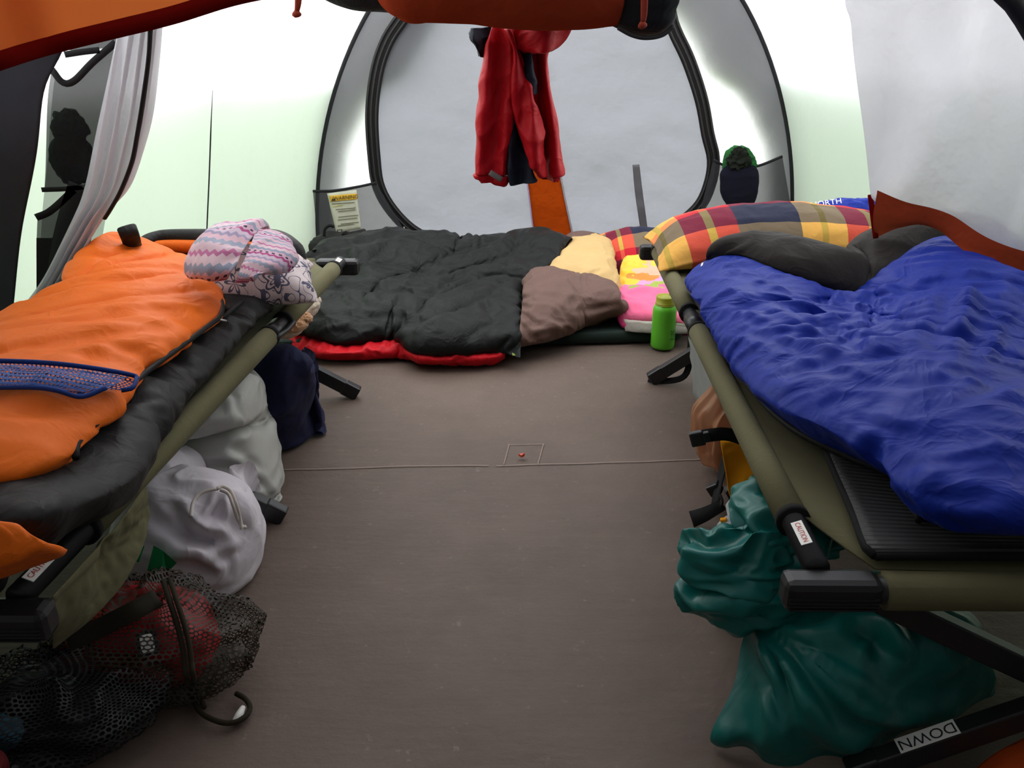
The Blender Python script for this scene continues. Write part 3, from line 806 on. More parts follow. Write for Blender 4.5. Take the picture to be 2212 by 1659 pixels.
M['plaid2'] = fabric('plaid_cotton_small', None, .85, .18, 26, .2, 900, sheen=.05, var=.1, colsock=plaid(1.6, 1.9, .0, .35))
# long plaid pillow at the head of the right cot
def warp_big(X, V):
    u = V[:, 0]/.78
    X = X.copy(); X[:, 2] += -.05*np.clip(-u-.2, 0, 1)**1.5*1.5; return X
def coll_cot(Y):
    Y[:, 2] = np.maximum(Y[:, 2], .445); return Y
pb = pillow('pillow', .84, .40, (.88, 2.70, .475), (1, -.02, .03), (-.06, 1, .10), M['plaid'], nx=64, ny=40, puff=.03, press=2.6e-4, slack=1.02, bend=.12, iters=120, floor=None, coll=coll_cot, warp=warp_big, seed=4, cr=(.012, 8.))
tag(pb, 'long plaid pillow at the head of the right cot, behind the blue sleeping bag', 'pillow')
ps = pillow('pillow', .42, .34, (.60, 3.79, .17), (1, .02, -.05), (-.02, 1, .55), M['plaid2'], nx=36, ny=36, puff=.06, press=8e-4, iters=110, floor=.052, seed=6, cr=(.010, 9.))
tag(ps, 'smaller plaid pillow on the sleeping pad, behind the pink printed towel', 'pillow')
# pink printed towel over a grey pillow
def print_col(t):
    sp = t.n('ShaderNodeSeparateXYZ', i_0=t.n('ShaderNodeUVMap').outputs[0]); c = t.coord()
    nz = t.noise(c, 16, 3).outputs[0]
    x = t.math('ADD', sp.outputs[0], t.math('MULTIPLY', t.math('SUBTRACT', nz, .5), .22)); y = t.math('ADD', sp.outputs[1], t.math('MULTIPLY', t.math('SUBTRACT', t.noise(c, 19, 2).outputs[0], .5), .2))
    def blobm(cx, cy, rx, ry):
        dx = t.math('DIVIDE', t.math('SUBTRACT', x, cx), rx); dy = t.math('DIVIDE', t.math('SUBTRACT', y, cy), ry)
        return t.math('LESS_THAN', t.math('ADD', t.math('MULTIPLY', dx, dx), t.math('MULTIPLY', dy, dy)), 1.)
    col = t.mix(t.math('GREATER_THAN', y, .36), srgb(240, 110, 150), srgb(232, 150, 190))
    col = t.mix(blobm(.88, .42, .26, .14), col, srgb(190, 160, 205))
    col = t.mix(blobm(.20, .62, .26, .26), col, srgb(244, 190, 64))
    col = t.mix(blobm(.45, .76, .42, .10), col, srgb(246, 196, 74))
    col = t.mix(blobm(.55, .57, .34, .09), col, srgb(238, 176, 150))
    col = t.mix(blobm(.40, .47, .26, .04), col, srgb(206, 140, 70))
    col = t.mix(blobm(.55, .37, .16, .04), col, srgb(158, 172, 80))
    col = t.mix(blobm(.22, .30, .08, .035), col, srgb(150, 160, 76))
    col = t.mix(blobm(.22, .93, .14, .05), col, srgb(160, 180, 205))
    return col
M['print'] = fabric('printed_terry', None, .9, .2, 22, .3, 600, sheen=.2, var=.06, colsock=print_col)
M['towel_edge'] = fabric('white_towel_edge', srgb(226, 216, 208), .9, .2)
M['grey_cotton'] = fabric('grey_cotton', srgb(130, 124, 116), .85, .25)
M['magenta'] = fabric('magenta_trim', srgb(170, 45, 95), .8, .2)
pg = pillow('pillow', .40, .52, (.63, 3.40, .072), (1, .03, 0), (-.04, 1, .04), M['grey_cotton'], nx=30, ny=40, puff=.015, press=1.6e-4, iters=90, floor=.052, seed=9, cr=(.006, 10.))
tag(pg, 'grey pillow lying on the sleeping pad under the pink printed towel', 'pillow')
tw = thing('towel', 'pink and yellow printed towel with a white edge, spread over the grey pillow', 'towel', (.6, 3.2, .12))
rows = [WW([(1342, 692), (1400, 695), (1500, 700)], .082), WW([(1340, 672), (1400, 668), (1500, 668)], .108), WW([(1336, 640), (1400, 636), (1490, 634)], .128),
        WW([(1336, 610), (1400, 602), (1480, 600)], .145), WW([(1340, 575), (1400, 570), (1470, 568)], .165), WW([(1348, 556), (1400, 550), (1462, 552)], .175), WW([(1352, 550), (1400, 544), (1462, 546)], .16)]
sheet('printed_cloth', rows, 54, 54, M['print'], tw, slack=1.04, press=8e-5, bend=.1, seed=12, cr=(.014, 9.), iters=80)
sheet('white_edge', [WW([(1346, 703), (1400, 706), (1500, 710)], .060), WW([(1344, 691), (1400, 694), (1500, 699)], .083), WW([(1343, 684), (1400, 686), (1500, 690)], .094)], 10, 60, M['towel_edge'], tw, slack=1.03, iters=40, seed=2, cr=(.006, 14.))
sheet('grey_edge', [WW([(1350, 716), (1400, 720), (1500, 722)], .052), WW([(1348, 704), (1400, 706), (1500, 710)], .066), WW([(1346, 696), (1400, 698), (1500, 702)], .072)], 10, 60, M['grey_cotton'], tw, slack=1.03, iters=40, seed=5, cr=(.006, 12.))
tube('side_hem', np.array(WW([(1341, 660, .115), (1338, 680, .10), (1344, 700, .07), (1356, 708, .06)])), .010, M['magenta'], tw, seg=8, n=14)
sheet('lower_hem', [WW([(1440, 724), (1500, 726)], .008), WW([(1436, 714), (1500, 716)], .03), WW([(1436, 708), (1500, 708)], .045)], 8, 16, M['magenta'], tw, iters=30, seed=3)
# ================================================================ water bottle
M['bottle'] = None
def bottle_mat():
    t = NT('lime_bottle_plastic'); p = t.n('ShaderNodeBsdfPrincipled', i_Base_Color=srgb(96, 186, 44), i_Roughness=.42)
    p.inputs['Subsurface Weight'].default_value = .15; p.inputs['Subsurface Radius'].default_value = (.01, .02, .005)
    nz = t.noise(t.coord(), 300, 2); t.l(t.math('ADD', .36, t.math('MULTIPLY', nz.outputs[0], .12)), p.inputs['Roughness'])
    t.l(p.outputs[0], t.out.inputs[0]); return t.m
bx, by = W(1433, 756, 0)[:2]; by += .03
bo = thing('water_bottle', 'lime green wide-mouth water bottle standing on the floor', 'bottle', (bx, by, 0))
bm = bottle_mat(); rb = .0445
lathe('bottle_body', [(.001, 0), (.034, 0), (.041, .003), (rb, .012), (rb, .05), (.0440, .10), (rb, .12), (rb, .150), (.0425, .160), (.037, .168), (.0345, .171), (.0345, .178)], bm, bo, (bx, by, 0), 48)
capm = plastic('olive_green_cap', srgb(148, 150, 30), .4)
cp = lathe('cap', [(.0345, .172), (.0365, .173), (.0365, .177), (.0350, .178), (.0352, .198), (.0335, .2025), (.020, .2035), (.018, .206), (.001, .2065)], capm, bo, (bx, by, 0), 48)
a = np.linspace(.2, 2*math.pi-.2, 30)
tube('tether', [(bx+.012, by, .208), (bx+.035, by-.004, .214), (bx+.060, by-.006, .212), (bx+.077, by-.006, .196), (bx+.070, by-.006, .178), (bx+.050, by-.003, .172), (bx+.036, by, .172)], .0022, capm, bo, seg=8, n=30)
tube('tether_ring', [(bx+.036*math.cos(q), by+.036*math.sin(q), .171) for q in np.linspace(0, 2*math.pi, 30)], .002, capm, bo, seg=6)
def wrap(txt, size, ang, z, name='lettering'):
    V, F = text_geo(txt, size, 'LEFT'); th = ang+V[:, 0]/(rb+.0006)
    P = np.stack([bx+(rb+.0006)*np.cos(th), by+(rb+.0006)*np.sin(th), z+V[:, 1]], 1)
    mesh(name, P, F, M['black_ink'], bo, smooth=False)
wrap('NAT', .018, -1.10, .074); wrap('TRA', .021, -1.10, .059); wrap('PRO', .017, -1.10, .043)
tri = [(-.85, .084), (-.30, .084), (-.34, .092), (-.42, .097), (-.40, .110), (-.30, .122), (-.2, .122), (-.2, .082)]
V = [(bx+(rb+.0007)*math.cos(q), by+(rb+.0007)*math.sin(q), z) for q, z in tri]
mesh('emblem', V, [tuple(range(len(V)))], M['black_ink'], bo, smooth=False)
# ================================================================ under the right cot
def clear_mat(name, col, clear=.55, rough=.25):
    t = NT(name); p = t.n('ShaderNodeBsdfPrincipled', i_Base_Color=col, i_Roughness=rough); tl = t.n('ShaderNodeBsdfTranslucent', i_Color=col)
    a = t.n('ShaderNodeMixShader', i_0=.35); t.l(p.outputs[0], a.inputs[1]); t.l(tl.outputs[0], a.inputs[2])
    tp = t.n('ShaderNodeBsdfTransparent', i_0=(.95, .95, .96, 1)); nz = t.noise(t.coord(), 14, 3).outputs[0]
    b = t.n('ShaderNodeMixShader', i_0=t.math('ADD', clear-.1, t.math('MULTIPLY', nz, .2))); t.l(a.outputs[0], b.inputs[1]); t.l(tp.outputs[0], b.inputs[2])
    t.l(b.outputs[0], t.out.inputs[0]); return t.m
M['bin'] = clear_mat('frosted_bin_plastic', srgb(205, 208, 206), .40); M['bin_rim'] = clear_mat('pinkish_bin_rim', srgb(214, 196, 188), .15)
bn = thing('storage_bin', 'clear plastic storage bin under the right cot, behind the brown plastic bag', 'bin', (.80, 2.42, 0))
def bin_box(name, x0, x1, y0, y1, z0, z1, tp, mt, n=10, rim=None):
    def ring(x0, x1, y0, y1, z, r=.03, k=6):
        pts = []
        for cx, cy, a0 in ((x1-r, y1-r, 0), (x0+r, y1-r, .5*math.pi), (x0+r, y0+r, math.pi), (x1-r, y0+r, 1.5*math.pi)):
            for i in range(k): a = a0+.5*math.pi*i/(k-1); pts.append((cx+r*math.cos(a), cy+r*math.sin(a), z))
        return pts
    rows = [ring(x0+tp+.02, x1-tp-.02, y0+tp+.02, y1-tp-.02, z0+.001), ring(x0+tp, x1-tp, y0+tp, y1-tp, z0+.015)]
    for i in range(1, n): f = i/n; q = tp*(1-f)+(.004 if i % 2 else 0); rows.append(ring(x0+q, x1-q, y0+q, y1-q, z0+.015+(z1-z0-.015)*f))
    P = np.array(rows); m = P.shape[1]
    o = mesh(name, P.reshape(-1, 3), grid_faces(len(rows), m, wrap=True)+[tuple(range(m))[::-1]], mt, rim, solid=.002)
    return o, ring
o, ring = bin_box('bin_body', .555, 1.00, 2.22, 2.64, .0, .315, .04, M['bin'], rim=bn)
R = [np.array(ring(.555-k, 1.0+k, 2.22-k, 2.64+k, z)) for k, z in ((0, .312), (.016, .312), (.02, .335), (.012, .345), (-.002, .34), (-.002, .31))]
P = np.array(R); m = P.shape[1]; mesh('rim', P.reshape(-1, 3), grid_faces(len(R), m, wrap=True), M['bin_rim'], bn)
for x, y, z, c, rr_ in ((.70, 2.40, .02, (200, 190, 170), (.08, .11, .10)), (.84, 2.45, .02, (120, 130, 140), (.09, .12, .12))):
    q = blob('packed_cloth', fabric('packed_cloth', srgb(*c), .85, .3), None, c=(x, y, rr_[2]*.85+.006), rad=rr_, folds=.03, seed=int(x*100), floor=.006, nu=36, nv=24)
    tag(q, 'pale folded cloth packed inside the clear storage bin' if x < .8 else 'grey folded cloth packed deeper inside the clear storage bin', 'clothing')
# brown plastic carrier bag
M['bag_brown'] = clear_mat('thin_brown_plastic', srgb(204, 150, 112), .18, .35)
cb = thing('plastic_bag', 'thin brown plastic carrier bag slumped under the right cot beside the bin', 'bag', (.64, 2.1, 0))
def cb_shape(P, d):
    P = P.copy(); up = np.clip(P[..., 2], 0, 1); k = 1-.40*np.clip(up/.2, 0, 1)**1.2; P[..., 0] = P[..., 0]*k+.06*np.clip(up/.2, 0, 1); P[..., 1] *= k
    return P
blob('bag_film', M['bag_brown'], cb, c=(.645, 2.09, .165), rad=(.155, .11, .20), folds=.05, freq=2.6, aniso=(1, 1, .5), seed=3, shape=cb_shape, floor=.004, nu=80, nv=50, rid=3)
blob('bag_contents', fabric('orange_contents', srgb(176, 96, 48), .7, .3), cb, c=(.66, 2.08, .085), rad=(.09, .06, .08), folds=.03, seed=5, floor=.006, nu=40, nv=24)
gt = tube('stuff_sack_cord', [(.66, 2.02, .24), (.645, 1.985, .235), (.65, 1.97, .215), (.67, 1.96, .21)], .004, M['black_web'], cb, seg=6, n=12)
# yellow pack
M['yellow'] = fabric('yellow_pack_cloth', srgb(238, 160, 26), .75, .2, 16, .15, 700)
M['grey_pack'] = fabric('charcoal_pack_cloth', srgb(48, 48, 50), .75, .3)
yp = thing('backpack', 'yellow and black backpack with loose black straps under the right cot', 'backpack', (.72, 1.86, 0))
blob('pack_body', M['grey_pack'], yp, c=(.74, 1.95, .125), rad=(.17, .11, .13), folds=.02, power=.7, seed=8, floor=.004, nu=56, nv=32)
rows = [WW([(1556, 948, .245), (1600, 955, .255), (1665, 965, .26)]), WW([(1560, 985, .205), (1605, 990, .215), (1665, 1000, .22)]), WW([(1568, 1030, .15), (1610, 1038, .16), (1668, 1045, .165)]),
        WW([(1575, 1070, .10), (1612, 1082, .105), (1660, 1085, .11)]), WW([(1600, 1105, .055), (1612, 1110, .05), (1660, 1110, .05)])]
sheet('yellow_panel', rows, 26, 26, M['yellow'], yp, slack=1.03, press=4e-5, bend=.2, iters=60, seed=2, cr=(.012, 7.), grav=0)
strip('trim_band', WW([(1592, 1072, .105), (1640, 1078, .11), (1670, 1076, .115)]), .03, M['black_web'], yp, nrm=(-.3, -.8, .5), n=10)
strip('strap', WW([(1500, 946, .27), (1535, 940, .285), (1570, 938, .285), (1610, 950, .27), (1650, 966, .25)]), .030, M['black_web'], yp, nrm=(-.2, -.9, .4), n=20, solid=.003)
bk = bar('buckle', W(1491, 950, .27), W(1522, 944, .28), .016, .036, M['black_plastic'], yp, bevel=.004)
bar('buckle_prong', W(1518, 945, .28), W(1534, 942, .284), .012, .026, M['black_plastic'], bk, bevel=.003)
strip('strap', WW([(1568, 985, .10), (1560, 1020, .07), (1550, 1060, .05), (1545, 1090, .03)]), .026, M['black_web'], yp, nrm=(-.8, -.5, .3), n=14, solid=.003)
bar('ladder_lock', W(1532, 1060, .03), W(1556, 1050, .05), .03, .03, M['black_plastic'], yp, bevel=.004)
strip('strap', WW([(1494, 1122, .012), (1520, 1112, .03), (1548, 1098, .045), (1562, 1092, .04)]), np.linspace(.042, .024, 14), M['black_web'], yp, nrm=(-.2, -.7, .7), n=14, solid=.003)
tube('strap_cord', WW([(1545, 1085, .05), (1552, 1100, .04), (1560, 1085, .05), (1556, 1070, .06)]), .004, M['black_web'], yp, seg=6, n=14)
# the far black webbing by the bin
ws = thing('webbing_strap', 'black webbing strap end lying on the floor beside the clear storage bin', 'strap', W(1440, 815, 0))
strip('strap', WW([(1400, 819, .004), (1440, 823, .006), (1475, 815, .02), (1488, 790, .06), (1492, 745, .12), (1494, 700, .2)]), .022, M['black_web'], ws, nrm=(-.3, -.6, .7), n=26, solid=.003)
# silver sandal edge by the pack
M['silver'] = plastic('silver_rubber', srgb(178, 180, 182), .4)
sv = thing('sandal', 'pale grey sandal with a yellow spot on the floor below the yellow pack', 'shoe', W(1580, 1150, 0))
sheet('sole', [WW([(1545, 1135, .01), (1560, 1170, .01), (1580, 1190, .01)]), WW([(1560, 1120, .03), (1580, 1150, .035), (1610, 1170, .03)]), WW([(1585, 1100, .03), (1610, 1120, .03), (1650, 1140, .02)])], 10, 14, M['silver'], sv, iters=10, solid=.02, cr=None, seed=2)
sheet('strap', [WW([(1565, 1090, .05), (1572, 1120, .05), (1590, 1150, .045)]), WW([(1580, 1075, .07), (1592, 1110, .075), (1612, 1135, .06)]), WW([(1600, 1070, .05), (1615, 1100, .05), (1640, 1125, .03)])], 12, 14, M['silver'], sv, iters=10, solid=.006, cr=None, seed=3)
bar('yellow_spot', W(1556, 1124, .035), W(1570, 1122, .04), .012, .008, M['yellow'], sv, bevel=.002)
# ================================================================ teal sack
def satin(name, col, rough=.42, an=.3):
    return fabric(name, col, rough, .25, 14, .04, 900, sheen=.04, spec=.4, var=.1)
M['teal'] = satin('teal_satin', srgb(11, 104, 97), .36)
ts = thing('stuff_sack', 'teal satin sack on the floor under the near end of the right cot', 'sack', (.62, 1.25, 0))
def fan(P, org, k, amp, ph=0., r0=.05, r1=.5, sharp=2.):
    """folds fanning out from a gathered neck"""
    d = P-np.array(org); r = np.linalg.norm(d, axis=-1); ang = np.arctan2(d[..., 2]+.35*d[..., 1], d[..., 0])
    ang = ang+.25*vnoise(P, 7, 31)
    w = np.sin(k*ang+ph+1.5*vnoise(P, 4, 33)); w = np.sign(w)*np.abs(w)**.8
    return amp*w*np.clip((r-r0)/.08, 0, 1)*np.clip((r1-r)/.2+.3, .3, 1)
rows = [[(x, y, .003) for x, y, _ in WW([(1540, 1600, 0), (1600, 1628, 0), (1700, 1648, 0), (1850, 1634, 0), (2000, 1580, 0), (2150, 1500, 0)])],
        WW([(1538, 1588, .02), (1610, 1600, .05), (1720, 1612, .06), (1860, 1600, .07), (2010, 1550, .07), (2150, 1475, .06)]),
        WW([(1562, 1545, .05), (1650, 1550, .10), (1760, 1555, .125), (1890, 1540, .13), (2020, 1500, .13), (2145, 1440, .11)]),
        WW([(1588, 1480, .09), (1680, 1480, .15), (1800, 1480, .18), (1920, 1470, .19), (2040, 1445, .18), (2135, 1400, .16)]),
        WW([(1600, 1400, .13), (1690, 1400, .19), (1820, 1395, .225), (1950, 1390, .235), (2050, 1390, .22), (2120, 1370, .19)]),
        WW([(1606, 1340, .17), (1690, 1335, .215), (1820, 1325, .245), (1950, 1330, .25), (2050, 1345, .235), (2110, 1350, .2)])]
t5 = rows[-1]; rows += [[(x, y+.08, z-.01) for x, y, z in t5], [(x+.01, y+.20, z*.75) for x, y, z in t5], [(x+.01, y+.27, .003) for x, y, z in t5]]
P = loft(rows, 90, 110); X = P.reshape(-1, 3); F = grid_faces(90, 110)
nrm = vert_normals(X, F); X = X+nrm*fan(X, W(1625, 1325, .19), 12, .010)[:, None]
X = crease(X, F, .014, 5., 40, (1, 1, 1)); X = fold_lines(X, F, [(.022, .018, [(1880, 1310), (1930, 1360), (1965, 1420), (1950, 1445)]), (-.02, .016, [(1850, 1370), (1890, 1380), (1905, 1430)]), (-.014, .013, [(1640, 1350), (1760, 1430), (1900, 1540), (1990, 1580)]), (.014, .016, [(1620, 1370), (1700, 1470), (1800, 1580)]), (-.014, .013, [(1610, 1420), (1660, 1500), (1700, 1560)])]); X[:, 2] = np.maximum(X[:, 2], .002)
mesh('sack_body', X, F, M['teal'], ts, sub=1)
# gathered neck thrown back over the body
def lobe(c, rad, rot, seed, f=.045):
    a = rot; R = np.array([[math.cos(a), math.sin(a), 0], [-math.sin(a), math.cos(a), 0], [0, 0, 1]])
    return blob_geo(c, rad, R, 72, 44, f, 1.15, (1, 1, 1.3), seed, 1., None, None, 1.5)
for nm, c, rad, rot, sd in (('sack_neck', W(1610, 1262, .235), (.115, .07, .055), .1, 4), ('neck_fold', W(1600, 1205, .29), (.10, .075, .05), -.15, 9), ('sack_mouth', W(1690, 1130, .325), (.075, .10, .055), .5, 15)):
    P, F, uv = lobe(c, rad, rot, sd); X = P; X = crease(X, F, .012, 6., sd+2); mesh(nm, X, F, M['teal'], ts, sub=1)
# ================================================================ blue sleeping bag and mat on the right cot
M['blue_down'] = fabric('blue_nylon', srgb(20, 46, 150), .5, .55, 18, .05, 900, sheen=.02, spec=.16, var=.12)
M['dark_lining'] = fabric('dark_brown_lining', srgb(46, 42, 38), .7, .25)
def mat_mat():
    t = NT('black_ridged_foam'); c = t.coord(); sp = t.n('ShaderNodeSeparateXYZ', i_0=c)
    w = t.math('SINE', t.math('MULTIPLY', sp.outputs[1], 2*math.pi/.012)); nz = t.noise(c, 120, 3).outputs[0]
    d = t.n('ShaderNodeMapRange', i_0=t.noise(c, 40, 6, .8).outputs[0], i_1=.62, i_2=.75, i_3=0., i_4=.25)
    p = t.n('ShaderNodeBsdfPrincipled', i_Roughness=.6); t.l(t.mix(d.outputs[0], srgb(40, 39, 38), srgb(95, 92, 88)), p.inputs['Base Color'])
    t.l(t.bump(t.math('ADD', t.math('MULTIPLY', w, .25), t.math('MULTIPLY', nz, .3)), .5, .006), p.inputs['Normal']); t.l(p.outputs[0], t.out.inputs[0]); return t.m
M['mat'] = mat_mat()
sm = thing('sleeping_mat', 'black ridged foam mat on the right cot under the blue sleeping bag', 'mat', (.93, 1.9, .42))
ml = [(1890, 1206), (1868, 1185), (1840, 1110), (1805, 1030), (1770, 950), (1735, 895), (1660, 780), (1600, 690), (1560, 620)]
lft = resample(WW(ml, .437), 60); n = 60
P = np.stack([lft*(1-f)+np.stack([np.full(n, 1.27), lft[:, 1], np.full(n, .437)], 1)*f for f in np.linspace(0, 1, 40)], 1)
q = np.linspace(0, 1, 40); P[..., 2] += -.028*np.sin(np.pi*q)[None, :]*np.clip(np.linspace(0, 8, n), .0, 1)[:, None]
grid_obj('foam', P, M['mat'], sm, solid=.012, offset=1)
tube('edge_binding', lft+np.array([0, 0, .004]), .007, M['black_tape'], sm, seg=8)
tube('edge_binding', [P[0, j]+np.array([0, 0, .004]) for j in range(40)], .007, M['black_tape'], sm, seg=8)
bs = thing('sleeping_bag', 'bright blue sleeping bag with dark lining spread over the right cot', 'sleeping bag', (.92, 1.8, .45))
ROWS = [[(1985, 1118, .447), (2060, 1142, .447), (2212, 1148, .447), (2420, 1150, .447)],
        [(1962, 1080, .452), (2050, 1105, .50), (2212, 1115, .52), (2425, 1120, .47)],
        [(1945, 1025, .452), (2010, 1030, .53), (2140, 1035, .56), (2300, 1040, .56), (2440, 1050, .48)],
        [(1850, 985, .45), (1930, 965, .53), (2060, 945, .57), (2250, 920, .59), (2440, 940, .49)],
        [(1720, 925, .45), (1800, 880, .54), (1950, 845, .575), (2150, 815, .595), (2400, 830, .50)],
        [(1625, 835, .45), (1700, 800, .53), (1850, 770, .56), (2050, 735, .59), (2330, 740, .52)],
        [(1565, 735, .45), (1640, 700, .54), (1760, 700, .55), (1900, 690, .53), (2080, 650, .60), (2310, 665, .53)],
        [(1515, 630, .45), (1570, 620, .55), (1700, 645, .555), (1840, 650, .51), (1950, 620, .55), (2080, 570, .61), (2270, 610, .54)],
        [(1510, 585, .455), (1540, 560, .54), (1600, 552, .575), (1700, 590, .56), (1850, 636, .505), (1920, 585, .55), (2040, 515, .615), (2230, 575, .56)]]
def quilt_c(v, u):
    w1 = np.abs(((v*6.5+.35*np.sin(u*4)) % 1)-.5)*2
    return np.clip((1-w1)*3+.25, 0, 1)*.8
sheet('shell', [WW(r) for r in ROWS], 150, 150, M['blue_down'], bs, slack=1.07, press=7e-5, bend=.04, iters=90, seed=14, quilt=quilt_c, jitter=.003, cr=(.028, 5.), aniso=(.55, 1.7, 1, -.45), folds=[
    (.014, .018, [(1545, 652), (1640, 668), (1700, 690), (1790, 702)]), (-.014, .015, [(1560, 700), (1640, 715), (1720, 745), (1800, 765)]), (.018, .022, [(1560, 562), (1650, 592), (1740, 640), (1830, 690), (1900, 742)]),
    (-.016, .016, [(1600, 602), (1700, 652), (1800, 715), (1880, 760)]), (.012, .016, [(1750, 762), (1850, 780), (1950, 802)]), (-.022, .020, [(2060, 562), (2042, 640), (2020, 720)]), (.018, .022, [(2110, 572), (2090, 660), (2070, 740), (2100, 800)]),
    (-.020, .022, [(1960, 570), (1930, 640), (1880, 690)]), (.014, .018, [(2200, 640), (2150, 720), (2120, 770), (2030, 790)]), (-.014, .016, [(2200, 800), (2100, 840), (1980, 880)]), (.012, .018, [(2200, 760), (2090, 802), (1960, 840)]),
    (-.016, .016, [(1935, 1002), (1990, 982), (2060, 985)]), (-.012, .014, [(1970, 1072), (2060, 1078), (2150, 1070)]), (-.014, .014, [(1830, 885), (1900, 912), (1960, 938)]), (-.012, .012, [(1850, 660), (1900, 690), (1960, 700)]), (.010, .012, [(1880, 650), (1940, 670), (1990, 660)]),
    (-.010, .010, [(1690, 880), (1740, 850), (1800, 830)]), (-.010, .010, [(1620, 800), (1680, 785), (1740, 775)])])
L7 = ROWS[-1]
L8 = [(1530, 560, .53), (1545, 538, .575), (1600, 522, .605), (1700, 534, .60), (1800, 570, .57), (1870, 580, .545), (1910, 525, .585), (1975, 492, .62), (2080, 488, .635), (2220, 555, .58)]
L9 = [(1560, 545, .55), (1570, 524, .58), (1610, 512, .60), (1700, 518, .60), (1790, 545, .575), (1850, 555, .555), (1885, 510, .58), (1960, 484, .605), (2080, 480, .61), (2220, 545, .56)]
sheet('lining', [WW(L7), WW(L8), WW(L9), [(x, y+.03, z-.07) for x, y, z in WW(L9)]], 30, 90, M['dark_lining'], bs, slack=1.05, press=1.4e-4, bend=.1, iters=80, seed=6, cr=(.012, 8.))
tube('zipper', WW([(1985, 1125, .452), (1950, 1040, .456), (1840, 990, .456), (1710, 925, .456), (1618, 835, .458), (1556, 735, .458), (1530, 650, .48), (1520, 600, .50), (1535, 575, .53)]), .006, M['zip'], bs, seg=6, n=60)
tube('zip_pull', WW([(1518, 570, .53), (1516, 582, .52), (1522, 592, .51)]), .005, plastic('steel', (.6, .6, .6, 1), .3, metal=1.), bs, seg=6, n=6)
# blue stuff sack behind the plaid pillow
bsk = thing('stuff_sack', 'blue sack with white lettering, just showing behind the long plaid pillow', 'sack', (1.0, 2.93, .45))
P, F, uv = blob_geo(WY(1840, 510, 2.97), (.26, .07, .13), None, 60, 36, .015, 2.5, (1, 1, 1), 3)
mesh('sack_body', P, F, M['blue_down'], bsk, sub=1)
lettering('NORTH', .030, WY(1784, 440, 2.915), (1, 0, .14), (0, .75, .65), M['white_paper'], bsk, .004)
# ================================================================ left cot: orange sleeping bag and what lies on it
M['orange_nylon'] = fabric('orange_nylon', srgb(240, 112, 26), .55, .4, 22, .05, 900, sheen=.02, spec=.16, var=.06)
M['black_nylon2'] = fabric('charcoal_nylon', srgb(26, 25, 25), .6, .45, 20, .05, 900, spec=.3)
ob = thing('sleeping_bag', 'orange and black mummy sleeping bag stretched out on the left cot', 'sleeping bag', (-1.0, 1.8, .45))
# black underside: comes up round the orange top and hangs over the aisle rail
B = [[(-30, 1262, .45), (0, 1282, .44), (-120, 1290, .44), (-300, 1300, .43)],
     [(60, 1215, .455), (20, 1180, .51), (-60, 1150, .53), (-330, 1150, .48)],
     [(150, 1150, .45), (115, 1105, .53), (20, 1070, .575), (-330, 1050, .50)],
     [(282, 1080, .43), (225, 1015, .52), (60, 985, .52), (-320, 950, .50)],
     [(322, 985, .435), (270, 932, .51), (120, 915, .51), (-280, 900, .48)],
     [(385, 885, .45), (335, 845, .505), (200, 835, .50), (-180, 830, .48)],
     [(450, 812, .455), (410, 775, .50), (280, 760, .49), (-100, 770, .47)],
     [(520, 735, .455), (485, 702, .49), (350, 700, .475), (0, 730, .47)],
     [(590, 655, .45), (560, 640, .485), (440, 605, .50), (120, 680, .47)],
     [(640, 600, .45), (620, 580, .485), (500, 560, .50), (180, 630, .47)],
     [(652, 566, .45), (610, 545, .485), (480, 540, .49), (260, 570, .47)]]
def quilt_o(v, u):
    w1 = np.abs(((v*8+.3*np.sin(u*4)) % 1)-.5)*2
    return np.clip((1-w1)*3+.3, 0, 1)*.35
sheet('underside', [WW(r) for r in B], 110, 70, M['black_nylon2'], ob, slack=1.06, press=8e-5, bend=.06, iters=90, seed=22, cr=(.022, 5.), aniso=(.6, 1.3, 1, -.3), flip=True)
# orange top
O = [[(158, 1000, .535), (80, 1035, .545), (0, 1052, .56), (-150, 1060, .555), (-320, 1050, .49)],
     [(165, 965, .545), (90, 990, .575), (0, 1000, .585), (-150, 1000, .575), (-320, 1000, .50)],
     [(232, 900, .535), (130, 915, .58), (0, 920, .595), (-150, 920, .585), (-310, 920, .50)],
     [(300, 822, .53), (190, 840, .58), (40, 850, .595), (-120, 850, .585), (-280, 850, .50)],
     [(368, 770, .525), (250, 775, .575), (90, 785, .59), (-80, 795, .58), (-230, 800, .50)],
     [(432, 722, .52), (320, 720, .565), (150, 725, .585), (-20, 745, .57), (-150, 765, .50)],
     [(470, 686, .51), (380, 670, .55), (230, 665, .575), (80, 695, .565), (-40, 725, .51)],
     [(462, 640, .505), (380, 620, .545), (250, 616, .58), (140, 645, .57), (60, 674, .53)],
     [(425, 596, .51), (340, 575, .555), (240, 565, .59), (170, 595, .60), (136, 630, .565)],
     [(345, 556, .535), (300, 547, .57), (240, 530, .61), (180, 562, .61), (138, 600, .58)],
     [(285, 525, .60), (262, 507, .625), (235, 500, .64), (200, 518, .64), (165, 556, .605)]]
